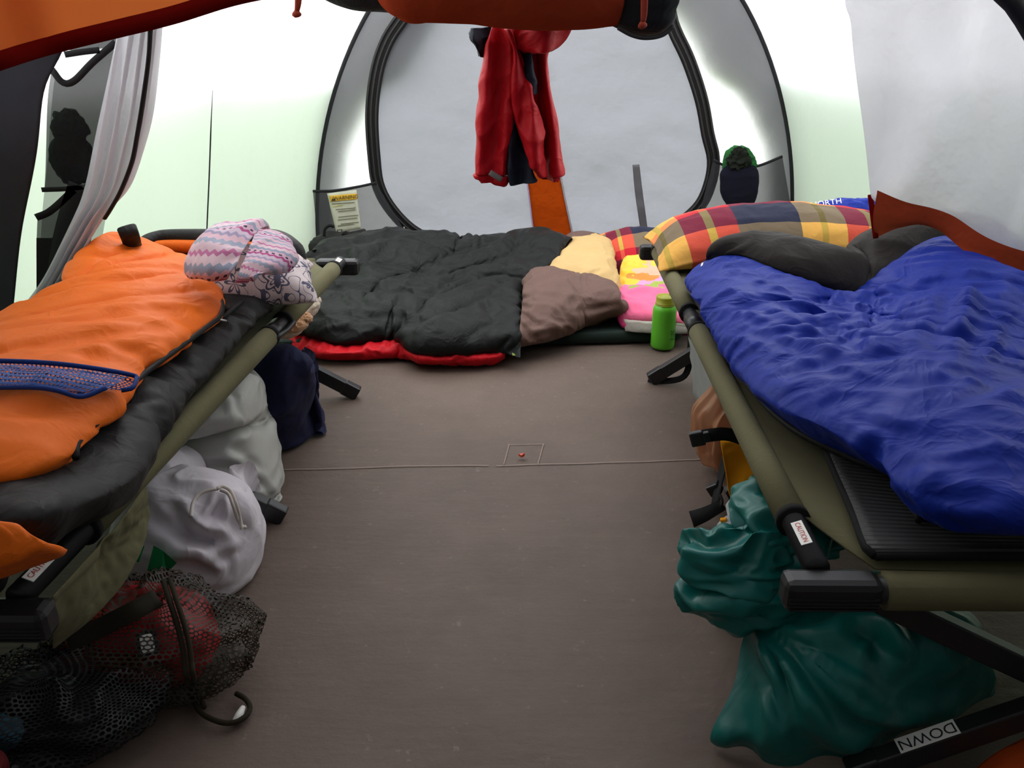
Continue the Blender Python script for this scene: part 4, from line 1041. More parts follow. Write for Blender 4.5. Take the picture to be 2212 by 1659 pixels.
sheet('orange_top', [WW(r) for r in O], 100, 84, M['orange_nylon'], ob, slack=1.06, press=9e-5, bend=.05, iters=90, seed=25, quilt=quilt_o, cr=(.016, 4.5), aniso=(.45, 1.5, 1, .15), flip=True, folds=[
    (-.010, .009, [(0, 884), (60, 886), (100, 893), (150, 886), (200, 884), (230, 890)]), (-.010, .009, [(0, 942), (60, 956), (110, 976), (132, 992)]), (-.014, .03, [(0, 866), (80, 869), (160, 876)]), (-.009, .009, [(275, 572), (200, 590), (158, 622), (165, 650)]),
    (.014, .018, [(170, 664), (230, 652), (330, 640), (440, 652)]), (-.014, .02, [(0, 742), (120, 722), (250, 702), (400, 690)]), (.012, .018, [(60, 772), (200, 738), (330, 716)]), (-.010, .014, [(190, 645), (280, 625), (380, 618)]), (.010, .012, [(220, 600), (300, 592), (380, 600)])]
    +[(-.009, .007, [(u, v), (u-26, v-6), (u-52, v-2)]) for u, v in ((250, 868), (272, 842), (296, 822), (322, 802), (348, 784), (374, 766), (400, 746), (424, 728), (446, 706), (225, 905), (205, 925))])
# foot end: orange tail folded back
sheet('foot_panel', [WW([(148, 1188, .48), (70, 1222, .478), (-10, 1250, .472), (-150, 1290, .46)]), WW([(130, 1178, .52), (60, 1190, .54), (0, 1200, .545), (-150, 1210, .54)]),
      WW([(85, 1165, .56), (30, 1150, .58), (0, 1148, .585), (-150, 1160, .58)]), WW([(40, 1130, .585), (10, 1125, .595), (-40, 1122, .60), (-150, 1130, .59)])], 24, 40, M['orange_nylon'], ob, slack=1.04, press=6e-5, iters=60, seed=28, cr=(.012, 8.), flip=True)
# zipper along the orange edge
zp = WW([(158, 1000, .548), (165, 962, .556), (232, 898, .548), (302, 820, .543), (370, 768, .538), (434, 720, .533), (474, 684, .522), (466, 638, .52), (427, 593, .523), (346, 553, .545), (287, 522, .61)])
tube('zipper', [(x+.006, y, z+.008) for x, y, z in zp], .0055, M['zip'], ob, seg=6, n=90)
# collar and hood: black padded rim round the opened head end
strip('collar', WW([(272, 488, .665), (280, 508, .645), (290, 535, .60), (312, 562, .55), (352, 572, .53)]), np.interp(np.linspace(0, 1, 30), [0, .5, 1], [.05, .045, .02]), M['black_nylon2'], ob, nrm=(.3, -.8, .5), n=30, solid=.012, sub=1)
hood = WW([(300, 552, .53), (310, 525, .56), (350, 513, .565), (420, 512, .57), (500, 515, .575), (590, 516, .57), (632, 540, .555), (642, 570, .52), (630, 610, .48)])
tube('hood_rim', hood, np.interp(np.linspace(0, 1, 60), [0, .15, .5, .85, 1], [.014, .022, .026, .03, .012]), M['black_nylon2'], ob, seg=14, n=60)
tube('hood_lining', [(x+.0, y-.025, z-.022) for x, y, z in hood[1:6]], .02, M['orange_nylon'], ob, seg=12, n=40)
sheet('hood_inside', [[(x, y-.03, z-.05) for x, y, z in hood], [(x, y-.06, z-.075) for x, y, z in hood], WW([(330, 590, .485), (380, 585, .485), (450, 590, .485), (520, 600, .485), (600, 620, .47)])], 20, 50, M['black_nylon2'], ob, iters=40, seed=3, flip=True)
tube('inner_zip', WW([(478, 688, .515), (520, 655, .505), (560, 625, .50), (610, 590, .50), (638, 560, .51)]), .005, M['zip'], ob, seg=6, n=30)
tube('cord_toggle', WW([(615, 618, .485), (622, 632, .47), (624, 640, .468)]), .012, plastic('clear_grey', srgb(140, 145, 145), .3), ob, seg=10, n=6)
tube('zip_pull', WW([(470, 690, .53), (488, 694, .52)]), .004, plastic('dull_steel', (.35, .35, .35, 1), .35, metal=1.), ob, seg=6, n=4)
# floral pillow
def floral(t):
    uv = t.n('ShaderNodeUVMap').outputs[0]; mp = t.n('ShaderNodeMapping', i_0=uv); mp.inputs['Scale'].default_value = (4.6, 3.4, 1)
    vo = t.n('ShaderNodeTexVoronoi', i_Vector=mp.outputs[0], i_Scale=1.0); vo.inputs['Randomness'].default_value = .55
    d = vo.outputs['Distance']
    df = t.n('ShaderNodeVectorMath', operation='SUBTRACT'); t.l(mp.outputs[0], df.inputs[0]); t.l(vo.outputs['Position'], df.inputs[1])
    sp = t.n('ShaderNodeSeparateXYZ', i_0=df.outputs[0]); ang = t.math('ARCTAN2', sp.outputs[1], sp.outputs[0])
    pet = t.math('ADD', d, t.math('MULTIPLY', t.math('SINE', t.math('MULTIPLY', ang, 6.)), .07))
    ringm = t.math('LESS_THAN', t.math('ABSOLUTE', t.math('SUBTRACT', pet, .30)), .035); r2 = t.math('LESS_THAN', t.math('ABSOLUTE', t.math('SUBTRACT', pet, .15)), .03)
    leaf = t.math('GREATER_THAN', t.noise(mp.outputs[0], 1.6, 2).outputs[0], .60)
    swirl = t.math('LESS_THAN', t.math('ABSOLUTE', t.math('SUBTRACT', t.math('FRACT', t.math('MULTIPLY', t.noise(mp.outputs[0], 1.4, 1).outputs[0], 9.)), .5)), .06)
    m = t.math('MAXIMUM', t.math('MAXIMUM', ringm, r2), t.math('MAXIMUM', leaf, t.math('MULTIPLY', swirl, t.math('GREATER_THAN', pet, .36))))
    return t.mix(m, srgb(222, 208, 208), srgb(92, 92, 112))
M['floral'] = fabric('floral_cotton', None, .85, .2, 24, .2, 900, var=.06, colsock=floral)
fp_ = pillow('pillow', .34, .28, W(528, 600, .52), (.95, .25, -.03), (-.25, .95, .20), M['floral'], nx=40, ny=34, puff=.035, press=4e-4, iters=100, floor=.475, seed=31, cr=(.010, 9.))
tag(fp_, 'white pillow with grey flower print in the hood of the orange sleeping bag', 'pillow')
# pink patterned leggings
def fairisle(t):
    sp = t.n('ShaderNodeSeparateXYZ', i_0=t.n('ShaderNodeUVMap').outputs[0]); x, y = sp.outputs[0], sp.outputs[1]
    zz = t.math('MULTIPLY', t.math('PINGPONG', t.math('MULTIPLY', x, 9.), .5), .035)
    yy = t.math('FRACT', t.math('MULTIPLY', t.math('ADD', y, zz), 2.8)); y2 = t.math('FRACT', t.math('MULTIPLY', y, 2.8))
    c = ramp(t, yy, [(0, srgb(206, 186, 202)), (.10, srgb(176, 78, 132)), (.17, srgb(214, 178, 194)), (.30, srgb(150, 158, 178)), (.40, srgb(222, 196, 204)), (.52, srgb(196, 120, 160)), (.58, srgb(214, 186, 196)), (.72, srgb(158, 164, 182)), (.82, srgb(216, 180, 192)), (.93, srgb(160, 150, 176))])
    dash = t.math('MULTIPLY', t.math('LESS_THAN', t.math('ABSOLUTE', t.math('SUBTRACT', y2, .2)), .025), t.math('LESS_THAN', t.math('FRACT', t.math('MULTIPLY', x, 10.)), .45))
    c = t.mix(dash, c, srgb(66, 50, 74))
    st = t.noise(t.coord(), 16, 2).outputs[0]; 
    return t.mix(t.math('MULTIPLY', t.math('GREATER_THAN', st, .70), .4), c, srgb(130, 100, 90))
M['fairisle'] = fabric('pink_patterned_knit', None, .9, .2, 20, .3, 700, sheen=.2, var=.08, colsock=fairisle)
lg = thing('leggings', 'pink and grey patterned leggings folded on top of the flower print pillow', 'clothing', (-.93, 2.42, .6))
sheet('folded_leg', [WW([(395, 588, .60), (440, 600, .605), (490, 605, .61)]), WW([(410, 570, .63), (450, 575, .645), (505, 580, .645)]), WW([(425, 540, .655), (470, 535, .67), (530, 535, .67)]),
      WW([(440, 512, .665), (490, 502, .68), (560, 497, .68)]), WW([(455, 500, .655), (510, 490, .67), (580, 490, .665)]), WW([(465, 500, .62), (515, 492, .63), (585, 492, .62)])], 44, 44, M['fairisle'], lg, slack=1.06, press=8e-5, bend=.06, iters=80, seed=33, cr=(.016, 8.), solid=.008)
sheet('folded_leg', [WW([(505, 612, .61), (535, 612, .61)]), WW([(515, 590, .635), (555, 595, .63)]), WW([(530, 550, .66), (585, 560, .655), (622, 578, .62)]), WW([(545, 515, .68), (595, 530, .67), (628, 555, .63)]), WW([(550, 497, .675), (590, 500, .675), (612, 520, .64)])], 40, 34, M['fairisle'], lg, slack=1.06, press=8e-5, bend=.06, iters=80, seed=35, cr=(.016, 8.), solid=.008)
# blue mesh bag on the orange top
M['blue_net'] = netting('blue_mesh', srgb(32, 74, 150), 38, 9, .34, True)
mb = thing('mesh_bag', 'flat blue mesh bag lying across the orange sleeping bag', 'bag', (-1.1, 1.5, .6))
sheet('mesh_face', [WW([(175, 856, .612), (120, 842, .63), (60, 836, .635), (-80, 838, .635)]), WW([(225, 840, .61), (150, 822, .635), (70, 812, .645), (-80, 812, .645)]), WW([(265, 822, .605), (180, 806, .635), (80, 794, .648), (-80, 792, .648)]), WW([(288, 812, .595), (200, 796, .625), (90, 784, .64), (-80, 778, .64)])], 30, 60, M['blue_net'], mb, slack=1.03, press=2e-5, iters=50, seed=36, solid=0, cr=(.012, 7.), flip=True)
sheet('mesh_back', [WW([(262, 842, .592), (150, 840, .615), (60, 836, .626), (-80, 838, .626)]), WW([(284, 836, .59), (180, 815, .622), (80, 805, .636), (-80, 802, .636)]), WW([(292, 820, .592), (200, 798, .62), (90, 786, .634), (-80, 780, .634)])], 24, 60, M['blue_net'], mb, slack=1.02, press=0, iters=30, seed=37, solid=0, cr=(.008, 7.), flip=True)
M['blue_web'] = fabric('blue_binding', srgb(28, 54, 120), .7, .1)
tube('mesh_binding', WW([(262, 843, .60), (286, 838, .60), (293, 822, .602), (288, 811, .60), (200, 795, .632), (90, 783, .648), (-80, 777, .648)]), .004, M['blue_web'], mb, seg=6, n=50)
tube('mesh_binding', WW([(228, 838, .615), (175, 857, .615), (120, 843, .635), (60, 837, .64), (-80, 839, .64)]), .004, M['blue_web'], mb, seg=6, n=40)
# ================================================================ under the left cot
M['navy'] = fabric('navy_cotton', srgb(34, 36, 62), .85, .3, 18, .2, 800)
M['silver_satin'] = satin('silver_satin', srgb(188, 188, 181), .38)
def sack(name, rows, mt, parent, n=80, m=80, seed=1, cr=(.02, 6.), back=.16, aniso=(1, 1, 1), slack=1.05, press=5e-5, folds=None):
    """traced front of a slumped sack or pillow, closed behind down to the floor"""
    R_ = [WW(r) for r in rows]; t = R_[-1]
    R_ += [[(x, y+back*.35, z-.015) for x, y, z in t], [(x, y+back*.9, z*.7) for x, y, z in t], [(x, y+back, .003) for x, y, z in t]]
    R_ = [[(r[0][0]-.005, r[0][1]+back*.8, r[0][2])]+list(r)+[(r[-1][0]-.01, r[-1][1]+back*.35, r[-1][2]*.96), (r[-1][0]-.04, r[-1][1]+back*.9, r[-1][2]*.9)] for r in R_]
    P = loft(R_, n, m); V = P.reshape(-1, 3); F = grid_faces(n, m); pin = np.zeros((n, m), bool); pin[[0, -1]] = True; pin[:, [0, -1]] = True
    V0 = crease(V, F, .025, 8., seed+50, aniso); V0[pin.ravel()] = V[pin.ravel()]
    def cl(X): X[:, 2] = np.maximum(X[:, 2], .003); d = X-V; l = np.linalg.norm(d, axis=1)[:, None]; return V+d*np.minimum(1, .03/(l+1e-9))
    X = settle(V0, F, 70, slack, press, 3e-5, .05, pin.ravel(), cl, seed=seed, rest=V)
    X = crease(X, F, cr[0], cr[1], seed+60, aniso)
    if folds: X = fold_lines(X, F, folds)
    X[:, 2] = np.maximum(X[:, 2], .003)
    uu, vv = np.meshgrid(np.linspace(0, 1, m), np.linspace(0, 1, n))
    return mesh(name, X, F, mt, parent, sub=1, uv=np.stack([uu, vv], -1).reshape(-1, 2)), X
nv, _ = sack('pillow', [[(500, 990, .003), (570, 975, .003), (640, 958, .003), (689, 917, .003)], [(500, 950, .05), (580, 940, .07), (635, 926, .06), (686, 912, .012)],
    [(500, 900, .12), (580, 890, .155), (630, 882, .14), (654, 884, .09)], [(500, 840, .20), (580, 832, .24), (630, 828, .23), (663, 835, .18)],
    [(500, 790, .28), (575, 787, .305), (630, 787, .295), (661, 797, .265)], [(505, 764, .325), (575, 762, .335), (630, 768, .325), (656, 776, .31)]], M['navy'], None, seed=41, cr=(.022, 5.5))
tag(nv, 'dark navy pillow standing on the floor under the left cot, farthest back', 'pillow')
sv_, _ = sack('pillow', [[(300, 1100, .003), (450, 1105, .003), (560, 1093, .003), (604, 1085, .003)], [(300, 1050, .06), (450, 1045, .09), (550, 1045, .08), (596, 1072, .015)],
    [(310, 1000, .12), (440, 985, .165), (530, 975, .16), (580, 1000, .09)], [(330, 955, .19), (440, 935, .225), (520, 922, .225), (565, 932, .165)],
    [(360, 930, .215), (450, 922, .21), (510, 908, .208), (552, 898, .19)], [(372, 918, .28), (450, 895, .31), (520, 882, .30), (548, 870, .265)],
    [(395, 865, .315), (460, 845, .335), (510, 835, .33), (543, 842, .30)], [(425, 832, .34), (480, 812, .352), (510, 805, .352), (536, 814, .335)]], M['silver_satin'], None, n=110, m=110, seed=43, cr=(.020, 6.5), aniso=(.7, 1, 1.3), folds=[(-.026, .018, [(385, 952), (430, 945), (480, 928)]), (.018, .02, [(440, 850), (500, 846), (540, 868)]), (-.016, .014, [(500, 835), (520, 870), (535, 900)]), (-.014, .012, [(545, 1030), (575, 1050), (592, 1075)]), (.014, .014, [(440, 985), (500, 990), (560, 1030)]), (-.012, .012, [(430, 1010), (500, 1015), (560, 1050)])])
tag(sv_, 'shiny silver grey satin pillow leaning under the left cot beside the navy one', 'pillow')
# white drawstring bag
M['white_cotton'] = fabric('white_cotton', srgb(226, 220, 226), .85, .45, 16, .2, 900, var=.05)
M['green_ink'] = fabric('green_print', srgb(40, 150, 90), .8, .1)
wbag = thing('drawstring_bag', 'white cotton drawstring bag with green print on the floor under the left cot', 'bag', (-.74, 1.66, 0))
wo, P = sack('bag_cloth', [[(240, 1300, .003), (380, 1298, .003), (480, 1285, .003), (507, 1270, .003)], [(245, 1240, .06), (380, 1235, .09), (470, 1228, .085), (530, 1216, .03)],
    [(255, 1190, .12), (370, 1180, .155), (460, 1172, .155), (541, 1165, .085)], [(270, 1130, .175), (370, 1120, .205), (460, 1112, .20), (530, 1122, .15)],
    [(295, 1080, .225), (380, 1068, .24), (460, 1075, .235), (514, 1100, .195)], [(312, 1048, .245), (380, 1050, .25), (450, 1058, .25), (497, 1070, .23)]], M['white_cotton'], wbag, n=120, m=120, seed=45, cr=(.022, 6.5), aniso=(1, 1, .8), folds=[(.022, .016, [(400, 1100), (440, 1132), (520, 1172)]), (-.022, .016, [(322, 1112), (420, 1160), (472, 1182)]), (.018, .015, [(370, 1195), (440, 1192), (522, 1176)]), (-.018, .013, [(350, 1080), (385, 1110), (400, 1150)]),
    (.012, .009, [(470, 1070), (440, 1112), (420, 1140)]), (-.012, .008, [(478, 1072), (465, 1110), (455, 1140)]), (.012, .009, [(488, 1075), (490, 1115), (495, 1140)]), (-.014, .012, [(470, 1190), (500, 1215), (505, 1250)]), (.014, .014, [(420, 1180), (450, 1215), (490, 1235)])])
F = grid_faces(120, 120)
WB = (P, F)
def on_bag(u, v, P=P):
    """nearest cloth point to the sight line through a pixel, camera side"""
    a = np.array(W(u, v, .5)); d = np.array(W(u, v, 0.))-a; d /= np.linalg.norm(d); o = np.array([0, 0, CAMH]); r = P-o
    t = r@d; dist = np.linalg.norm(r-t[:, None]*d, axis=1); c = np.where(dist < .02)[0]
    if len(c) == 0: c = np.array([dist.argmin()])
    k = c[t[c].argmin()]; return o+d*(t[k]-.014)
def bag_patch(name, px, mt, parent, P=P):
    V = np.array([on_bag(u, v, P) for u, v in px]); n = len(V); c = V.mean(0)
    mesh(name, V, [tuple(range(n))], mt, parent, smooth=False)
cords = [[(415, 1118), (420, 1085), (440, 1065), (470, 1058)], [(470, 1058), (482, 1052), (500, 1062), (512, 1090), (520, 1120), (524, 1145)], [(478, 1060), (495, 1068), (506, 1095), (516, 1125), (528, 1140), (534, 1138)]]
for cpx in cords:
    tube('drawstring', [on_bag(u, v)+np.array([0, -.004, .004]) for u, v in cpx], .0038, M['towel_edge'], wbag, seg=6, n=24)
bag_patch('printed_mark', [(332, 1178), (352, 1190), (382, 1216), (362, 1236), (350, 1222), (338, 1240), (318, 1232)], M['green_ink'], wbag)
bag_patch('printed_letter', [(302, 1178), (312, 1180), (300, 1215), (290, 1212)], M['green_ink'], wbag)
bag_patch('printed_letter', [(284, 1200), (292, 1200), (288, 1222), (278, 1222)], M['green_ink'], wbag)
# olive flap hanging from the left rail
fl_rows = [WW([(110, 1290, .405), (180, 1212, .405), (250, 1135, .405), (313, 1046, .405)]), WW([(112, 1350, .33), (205, 1255, .34), (275, 1165, .355), (320, 1085, .37)]), WW([(112, 1402, .26), (235, 1300, .285), (302, 1195, .32), (322, 1112, .35)])]
sheet('hanging_flap', fl_rows, 24, 36, M['olive'], lc, slack=1.02, press=0, grav=0, iters=10, seed=3, cr=(.010, 6.), solid=.003)
# mesh gear bags
M['net_olive'] = netting('dark_olive_net', srgb(52, 48, 36), 96, 52, .40, True)
M['net_black'] = netting('black_net', srgb(26, 28, 28), 92, 50, .40, True)
M['red_gear'] = plastic('red_gear', srgb(178, 30, 34), .45, bump=.2, bs=60)
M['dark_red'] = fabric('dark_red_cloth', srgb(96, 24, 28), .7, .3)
g1 = thing('mesh_gear_bag', 'olive mesh bag holding red gear, on the floor under the left cot', 'bag', (-.68, 1.35, 0))
P, F, uv = blob_geo((-.67, 1.285, .092), (.19, .12, .092), None, 80, 48, .03, 2.2, (1, 1, 1), 4, .9, None, .003); P = crease(P, F, .012, 7., 3); P[:, 2] = np.maximum(P[:, 2], .002)
mesh('net', P, F, M['net_olive'], g1, uv=uv, sub=0); G1 = P
rg = thing('sports_gear', 'red plastic gear with a white and black patch inside the olive mesh bag', 'gear', (-.70, 1.35, 0))
blob('gear_body', M['red_gear'], rg, c=(-.70, 1.285, .09), rad=(.14, .095, .082), folds=.02, freq=1.6, seed=7, power=.8, floor=.012, nu=48, nv=30)
def surf_patch(name, c, nrm_, w, h, mt, parent, r=.3):
    n = np.array(nrm_, float); n /= np.linalg.norm(n); xd = np.cross((0, 0, 1), n); xd /= np.linalg.norm(xd); yd = np.cross(n, xd); pts = []
    for a in np.linspace(0, 2*math.pi, 20, endpoint=False):
        ca, sa = math.cos(a), math.sin(a); pts.append(np.array(c)+xd*w/2*np.sign(ca)*abs(ca)**.5+yd*h/2*np.sign(sa)*abs(sa)**.5)
    top = [p+n*.004 for p in pts]
    return mesh(name, pts+top, [tuple(range(19, -1, -1)), tuple(range(20, 40))]+[(i, (i+1) % 20, 20+(i+1) % 20, 20+i) for i in range(20)], mt, parent, smooth=False)
pc = on_bag(318, 1390, np.array([np.array(v.co)+np.array(rg.location) for v in rg.children[0].data.vertices]))
vd = np.array([0, 0, CAMH])-pc
bp = surf_patch('black_patch', pc, vd, .036, .045, M['black_ink'], rg); surf_patch('white_patch', pc+vd/np.linalg.norm(vd)*.005, vd, .022, .032, M['white_paper'], bp)
ob2 = [on_bag(u, v, G1)+np.array([0, -.006, .004]) for u, v in ((345, 1290), (290, 1320), (220, 1355), (150, 1385))]
strip('carry_strap', ob2, .036, fabric('olive_webbing', srgb(46, 42, 32), .75, .05), g1, nrm=(0, -.6, .8), n=20, solid=.003)
cord = [on_bag(u, v, G1)+np.array([0, -.008, .006]) for u, v in ((358, 1255), (372, 1300), (388, 1350), (400, 1400), (404, 1435), (408, 1462))]+[np.array(W(u, v, .008)) for u, v in ((414, 1500), (428, 1532), (450, 1550), (490, 1562), (525, 1552), (540, 1530), (530, 1510), (510, 1498))]
tube('drawcord', cord, .005, fabric('olive_cord', srgb(52, 46, 34), .8, .05), g1, seg=8, n=80)
tube('drawcord', [p+np.array([.012, 0, .004]) for p in cord[:8]], .0045, fabric('olive_cord_b', srgb(52, 46, 34), .8, .05), g1, seg=8, n=60)
tube('cord_tape', [W(505, 1560, .007), W(517, 1545, .009), W(525, 1528, .008)], [.005, .008, .005], M['white_paper'], g1, seg=8)
g2 = thing('mesh_gear_bag', 'black mesh bag with a pale blue item, nearest on the floor under the left cot', 'bag', (-.74, 1.13, 0))
P, F, uv = blob_geo((-.80, 1.125, .072), (.19, .115, .072), frame((.95, .3, 0), (-.3, .95, 0)), 80, 48, .03, 2.0, (1, 1, 1), 9, .9, None, .003); P = crease(P, F, .012, 7., 5); P[:, 2] = np.maximum(P[:, 2], .002)
mesh('net', P, F, M['net_black'], g2, uv=uv)
blob('packed_gear', fabric('charcoal_gear', srgb(30, 32, 34), .6, .2), g2, c=(-.79, 1.13, .06), rad=(.15, .08, .052), folds=.02, seed=3, floor=.012, nu=40, nv=24)
blob('blue_item', fabric('pale_blue_item', srgb(70, 110, 130), .5, .2), g2, c=(-.85, 1.06, .08), rad=(.05, .03, .03), folds=.01, seed=5, nu=30, nv=20)
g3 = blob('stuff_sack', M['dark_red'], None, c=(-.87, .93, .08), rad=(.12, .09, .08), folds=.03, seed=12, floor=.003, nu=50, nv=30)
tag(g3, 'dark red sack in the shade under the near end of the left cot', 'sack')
# tape labels with handwriting on the near crossed legs
def leg_tape(at, ax, L, fa_y, legs, width, tt, f, txt, flip):
    pass
# ================================================================ hanging things
M['red_shell'] = fabric('red_shell_cloth', srgb(182, 15, 28), .55, .4, 22, .05, 900, spec=.15, trans=.0)
M['navy_shell'] = fabric('navy_shell_cloth', srgb(34, 40, 52), .65, .3)
M['rust'] = tentcloth('rust_orange_nylon', srgb(170, 78, 44), srgb(146, 58, 34), .12, .4, 5)
M['orange_fly'] = tentcloth('orange_tent_nylon', srgb(232, 128, 62), srgb(214, 96, 46), .45, .3, 4)
M['red_hem'] = tentcloth('dark_red_hem', srgb(150, 30, 20), srgb(130, 24, 18), .3, .2, 5)
M['black_mesh_roll'] = fabric('black_mesh_roll', (.012, .013, .014, 1), .75, .4)
def roof_z(x, y, d=.02): return float(apex(y)*math.sqrt(max(0, 1-((x-CX)/hw(y))**2))-d)
# rolled-up divider across the middle
YD = 2.35
rd = thing('rolled_divider', 'rust orange and black tent divider rolled up and hanging across the top', 'tent divider', (0, YD, 1.2))
def roll(name, low, rad, mt, y=YD, n=60, seg=40, seed=1, fold=.02):
    """sagging roll: low = pixel trace of its lower edge, rad = radius"""
    c = resample([WY(u, v, y) for u, v in low], n); r = np.interp(np.linspace(0, 1, n), np.linspace(0, 1, len(rad)), rad); V = []
    for i in range(n):
        for k in range(seg):
            a = 2*math.pi*k/seg; V.append((c[i, 0], c[i, 1]+r[i]*math.sin(a), c[i, 2]+r[i]-r[i]*math.cos(a)))
    X = np.array(V); F = [f[::-1] for f in grid_faces(n, seg, wrap=True)]+[tuple(range(seg)), tuple((n-1)*seg+j for j in range(seg))[::-1]]
    X = crease(X, F[:-2], fold, 5., seed, (.5, 1, 1.4)); return mesh(name, X, F, mt, rd, sub=1)
roll('orange_roll', [(812, -30), (826, 16), (860, 45), (905, 57), (1000, 60), (1080, 66), (1180, 70), (1270, 66), (1330, 60), (1348, 40)], [.05, .09, .11, .12, .12, .12, .12, .11, .09, .06], M['rust'], seed=2)
roll('mesh_roll', [(650, -30), (700, 0), (760, 22), (830, 32), (900, 40)], [.07, .09, .10, .11, .10], M['black_mesh_roll'], y=YD+.05, seed=3)
roll('mesh_roll', [(1300, 50), (1330, 66), (1375, 84), (1420, 80), (1455, 55), (1466, 10)], [.08, .10, .11, .11, .09, .05], M['black_mesh_roll'], y=YD+.03, seed=4)
tube('zipper_edge', [WY(u, v, YD-.03) for u, v in ((1335, 60), (1365, 76), (1395, 82), (1430, 76), (1455, 56))], .006, M['zip2'], rd, seg=6, n=30)
for x in (-.30, .08, .34): strip('hanging_strap', [(x, YD, roof_z(x, YD)), (x, YD-.01, 1.5), (x, YD-.02, 1.34)], .03, M['black_web'], rd, nrm=(0, -1, 0), n=8, solid=.003)
M['rust_cord'] = fabric('rust_cord', srgb(140, 52, 34), .7, .1)
for u, b in ((641, 34), (1388, 58)):
    tube('toggle_cord', [WY(u+1, -40, YD-.12), WY(u+1, b-30, YD-.13), WY(u, b-8, YD-.13)], .006, M['rust_cord'], rd, seg=8, n=10)
    tube('toggle_cord', [WY(u+8, -40, YD-.12), WY(u+6, b-30, YD-.13), WY(u, b-6, YD-.13)], .005, M['rust_cord'], rd, seg=8, n=10)
    tube('toggle_knot', [WY(u-2, b-12, YD-.13), WY(u, b-4, YD-.13), WY(u+1, b+4, YD-.13)], [.006, .011, .006], M['rust_cord'], rd, seg=10, n=8) if False else tube('toggle_knot', [WY(u-1, b-12, YD-.13), WY(u, b-5, YD-.13), WY(u, b, YD-.13), WY(u+1, b+4, YD-.13)], [.005, .011, .011, .005], M['rust_cord'], rd, seg=10)
# red jacket
jk = thing('jacket', 'red jacket with navy panels hanging from the rolled divider', 'jacket', WY(1120, 400, 2.5))
def hang(name, left, right, y, depth, mt, seed=1, n=60, m=44, kf=1.6, fold=.018, cuff=None):
    """closed, slightly inflated cloth between two traced edges, with hanging folds"""
    A = resample([WY(u, v, y) for u, v in left], n); Bq = resample([WY(u, v, y) for u, v in right], n); V = []
    for i in range(n):
        c = (A[i]+Bq[i])/2; h = (Bq[i]-A[i])/2
        for k in range(m):
            a = 2*math.pi*k/m; V.append(c+h*math.cos(a)+np.array([0, depth*math.sin(a), 0]))
    X = np.array(V); F = [f[::-1] for f in grid_faces(n, m, wrap=True)]
    F2 = F+[tuple(range(m)), tuple((n-1)*m+j for j in range(m))[::-1]]
    front = X[:, 1]
    d = fold*np.sin(X[:, 0]*2*math.pi*kf/.12+2.5*vnoise(X*np.array([1, 1, .35]), 7, seed)+1.2*X[:, 2]*10*0)
    X[:, 1] += d*np.where(X[:, 1] < y, 1, .3)
    X = crease(X, F, .022, 8., seed, (1, 1, .75)); return mesh(name, X, F2, mt, jk, sub=1)
YJ = 2.52
hang('body_panel', [(1060, 55), (1045, 120), (1030, 220), (1026, 300), (1022, 376)], [(1110, 55), (1112, 130), (1110, 210), (1112, 280), (1098, 378)], YJ, .035, M['red_shell'], 3)
hang('body_panel', [(1070, 50), (1060, 150), (1052, 260), (1050, 350)], [(1176, 60), (1180, 180), (1190, 280), (1186, 345)], YJ+.05, .02, M['red_shell'], 5)
hang('sleeve', [(1090, 60), (1110, 110), (1108, 200), (1118, 270), (1140, 330), (1165, 385)], [(1108, 58), (1122, 110), (1142, 180), (1166, 260), (1176, 330), (1180, 385)], YJ-.03, .03, M['red_shell'], 7)
hang('sleeve', [(1150, 90), (1158, 200), (1170, 280), (1174, 340), (1172, 382)], [(1176, 90), (1188, 180), (1204, 260), (1210, 330), (1216, 378)], YJ+.03, .035, M['red_shell'], 11)
hang('navy_panel', [(1108, 250), (1098, 320), (1094, 360), (1104, 400)], [(1112, 250), (1128, 310), (1148, 360), (1160, 392)], YJ-.012, .02, M['navy_shell'], 13, kf=1.5)
hang('navy_panel', [(1122, 110), (1132, 150), (1145, 200)], [(1150, 112), (1152, 150), (1154, 205)], YJ-.005, .012, M['navy_shell'], 15, n=30)
hang('hood', [(1108, 45), (1114, 80), (1126, 100), (1150, 112)], [(1240, 45), (1224, 80), (1206, 105), (1180, 115)], YJ-.04, .05, M['red_shell'], 17, kf=1.2)
hang('collar', [(1012, 60), (1014, 85), (1026, 100), (1034, 122)], [(1070, 60), (1060, 85), (1052, 110), (1046, 125)], YJ+.02, .03, M['navy_shell'], 19)
hang('cuff', [(1022, 374), (1026, 383), (1040, 387)], [(1098, 376), (1090, 390), (1078, 396)], YJ, .034, M['red_shell'], 21, n=12)
hang('cuff', [(1172, 380), (1174, 388)], [(1214, 378), (1208, 390)], YJ+.03, .034, M['red_shell'], 23, n=10)
strip('cuff_tab', [WY(1058, 372, YJ-.04), WY(1070, 380, YJ-.042), WY(1084, 388, YJ-.04)], .016, fabric('grey_tab', srgb(120, 116, 112), .7), jk, nrm=(0, -1, .2), n=8)
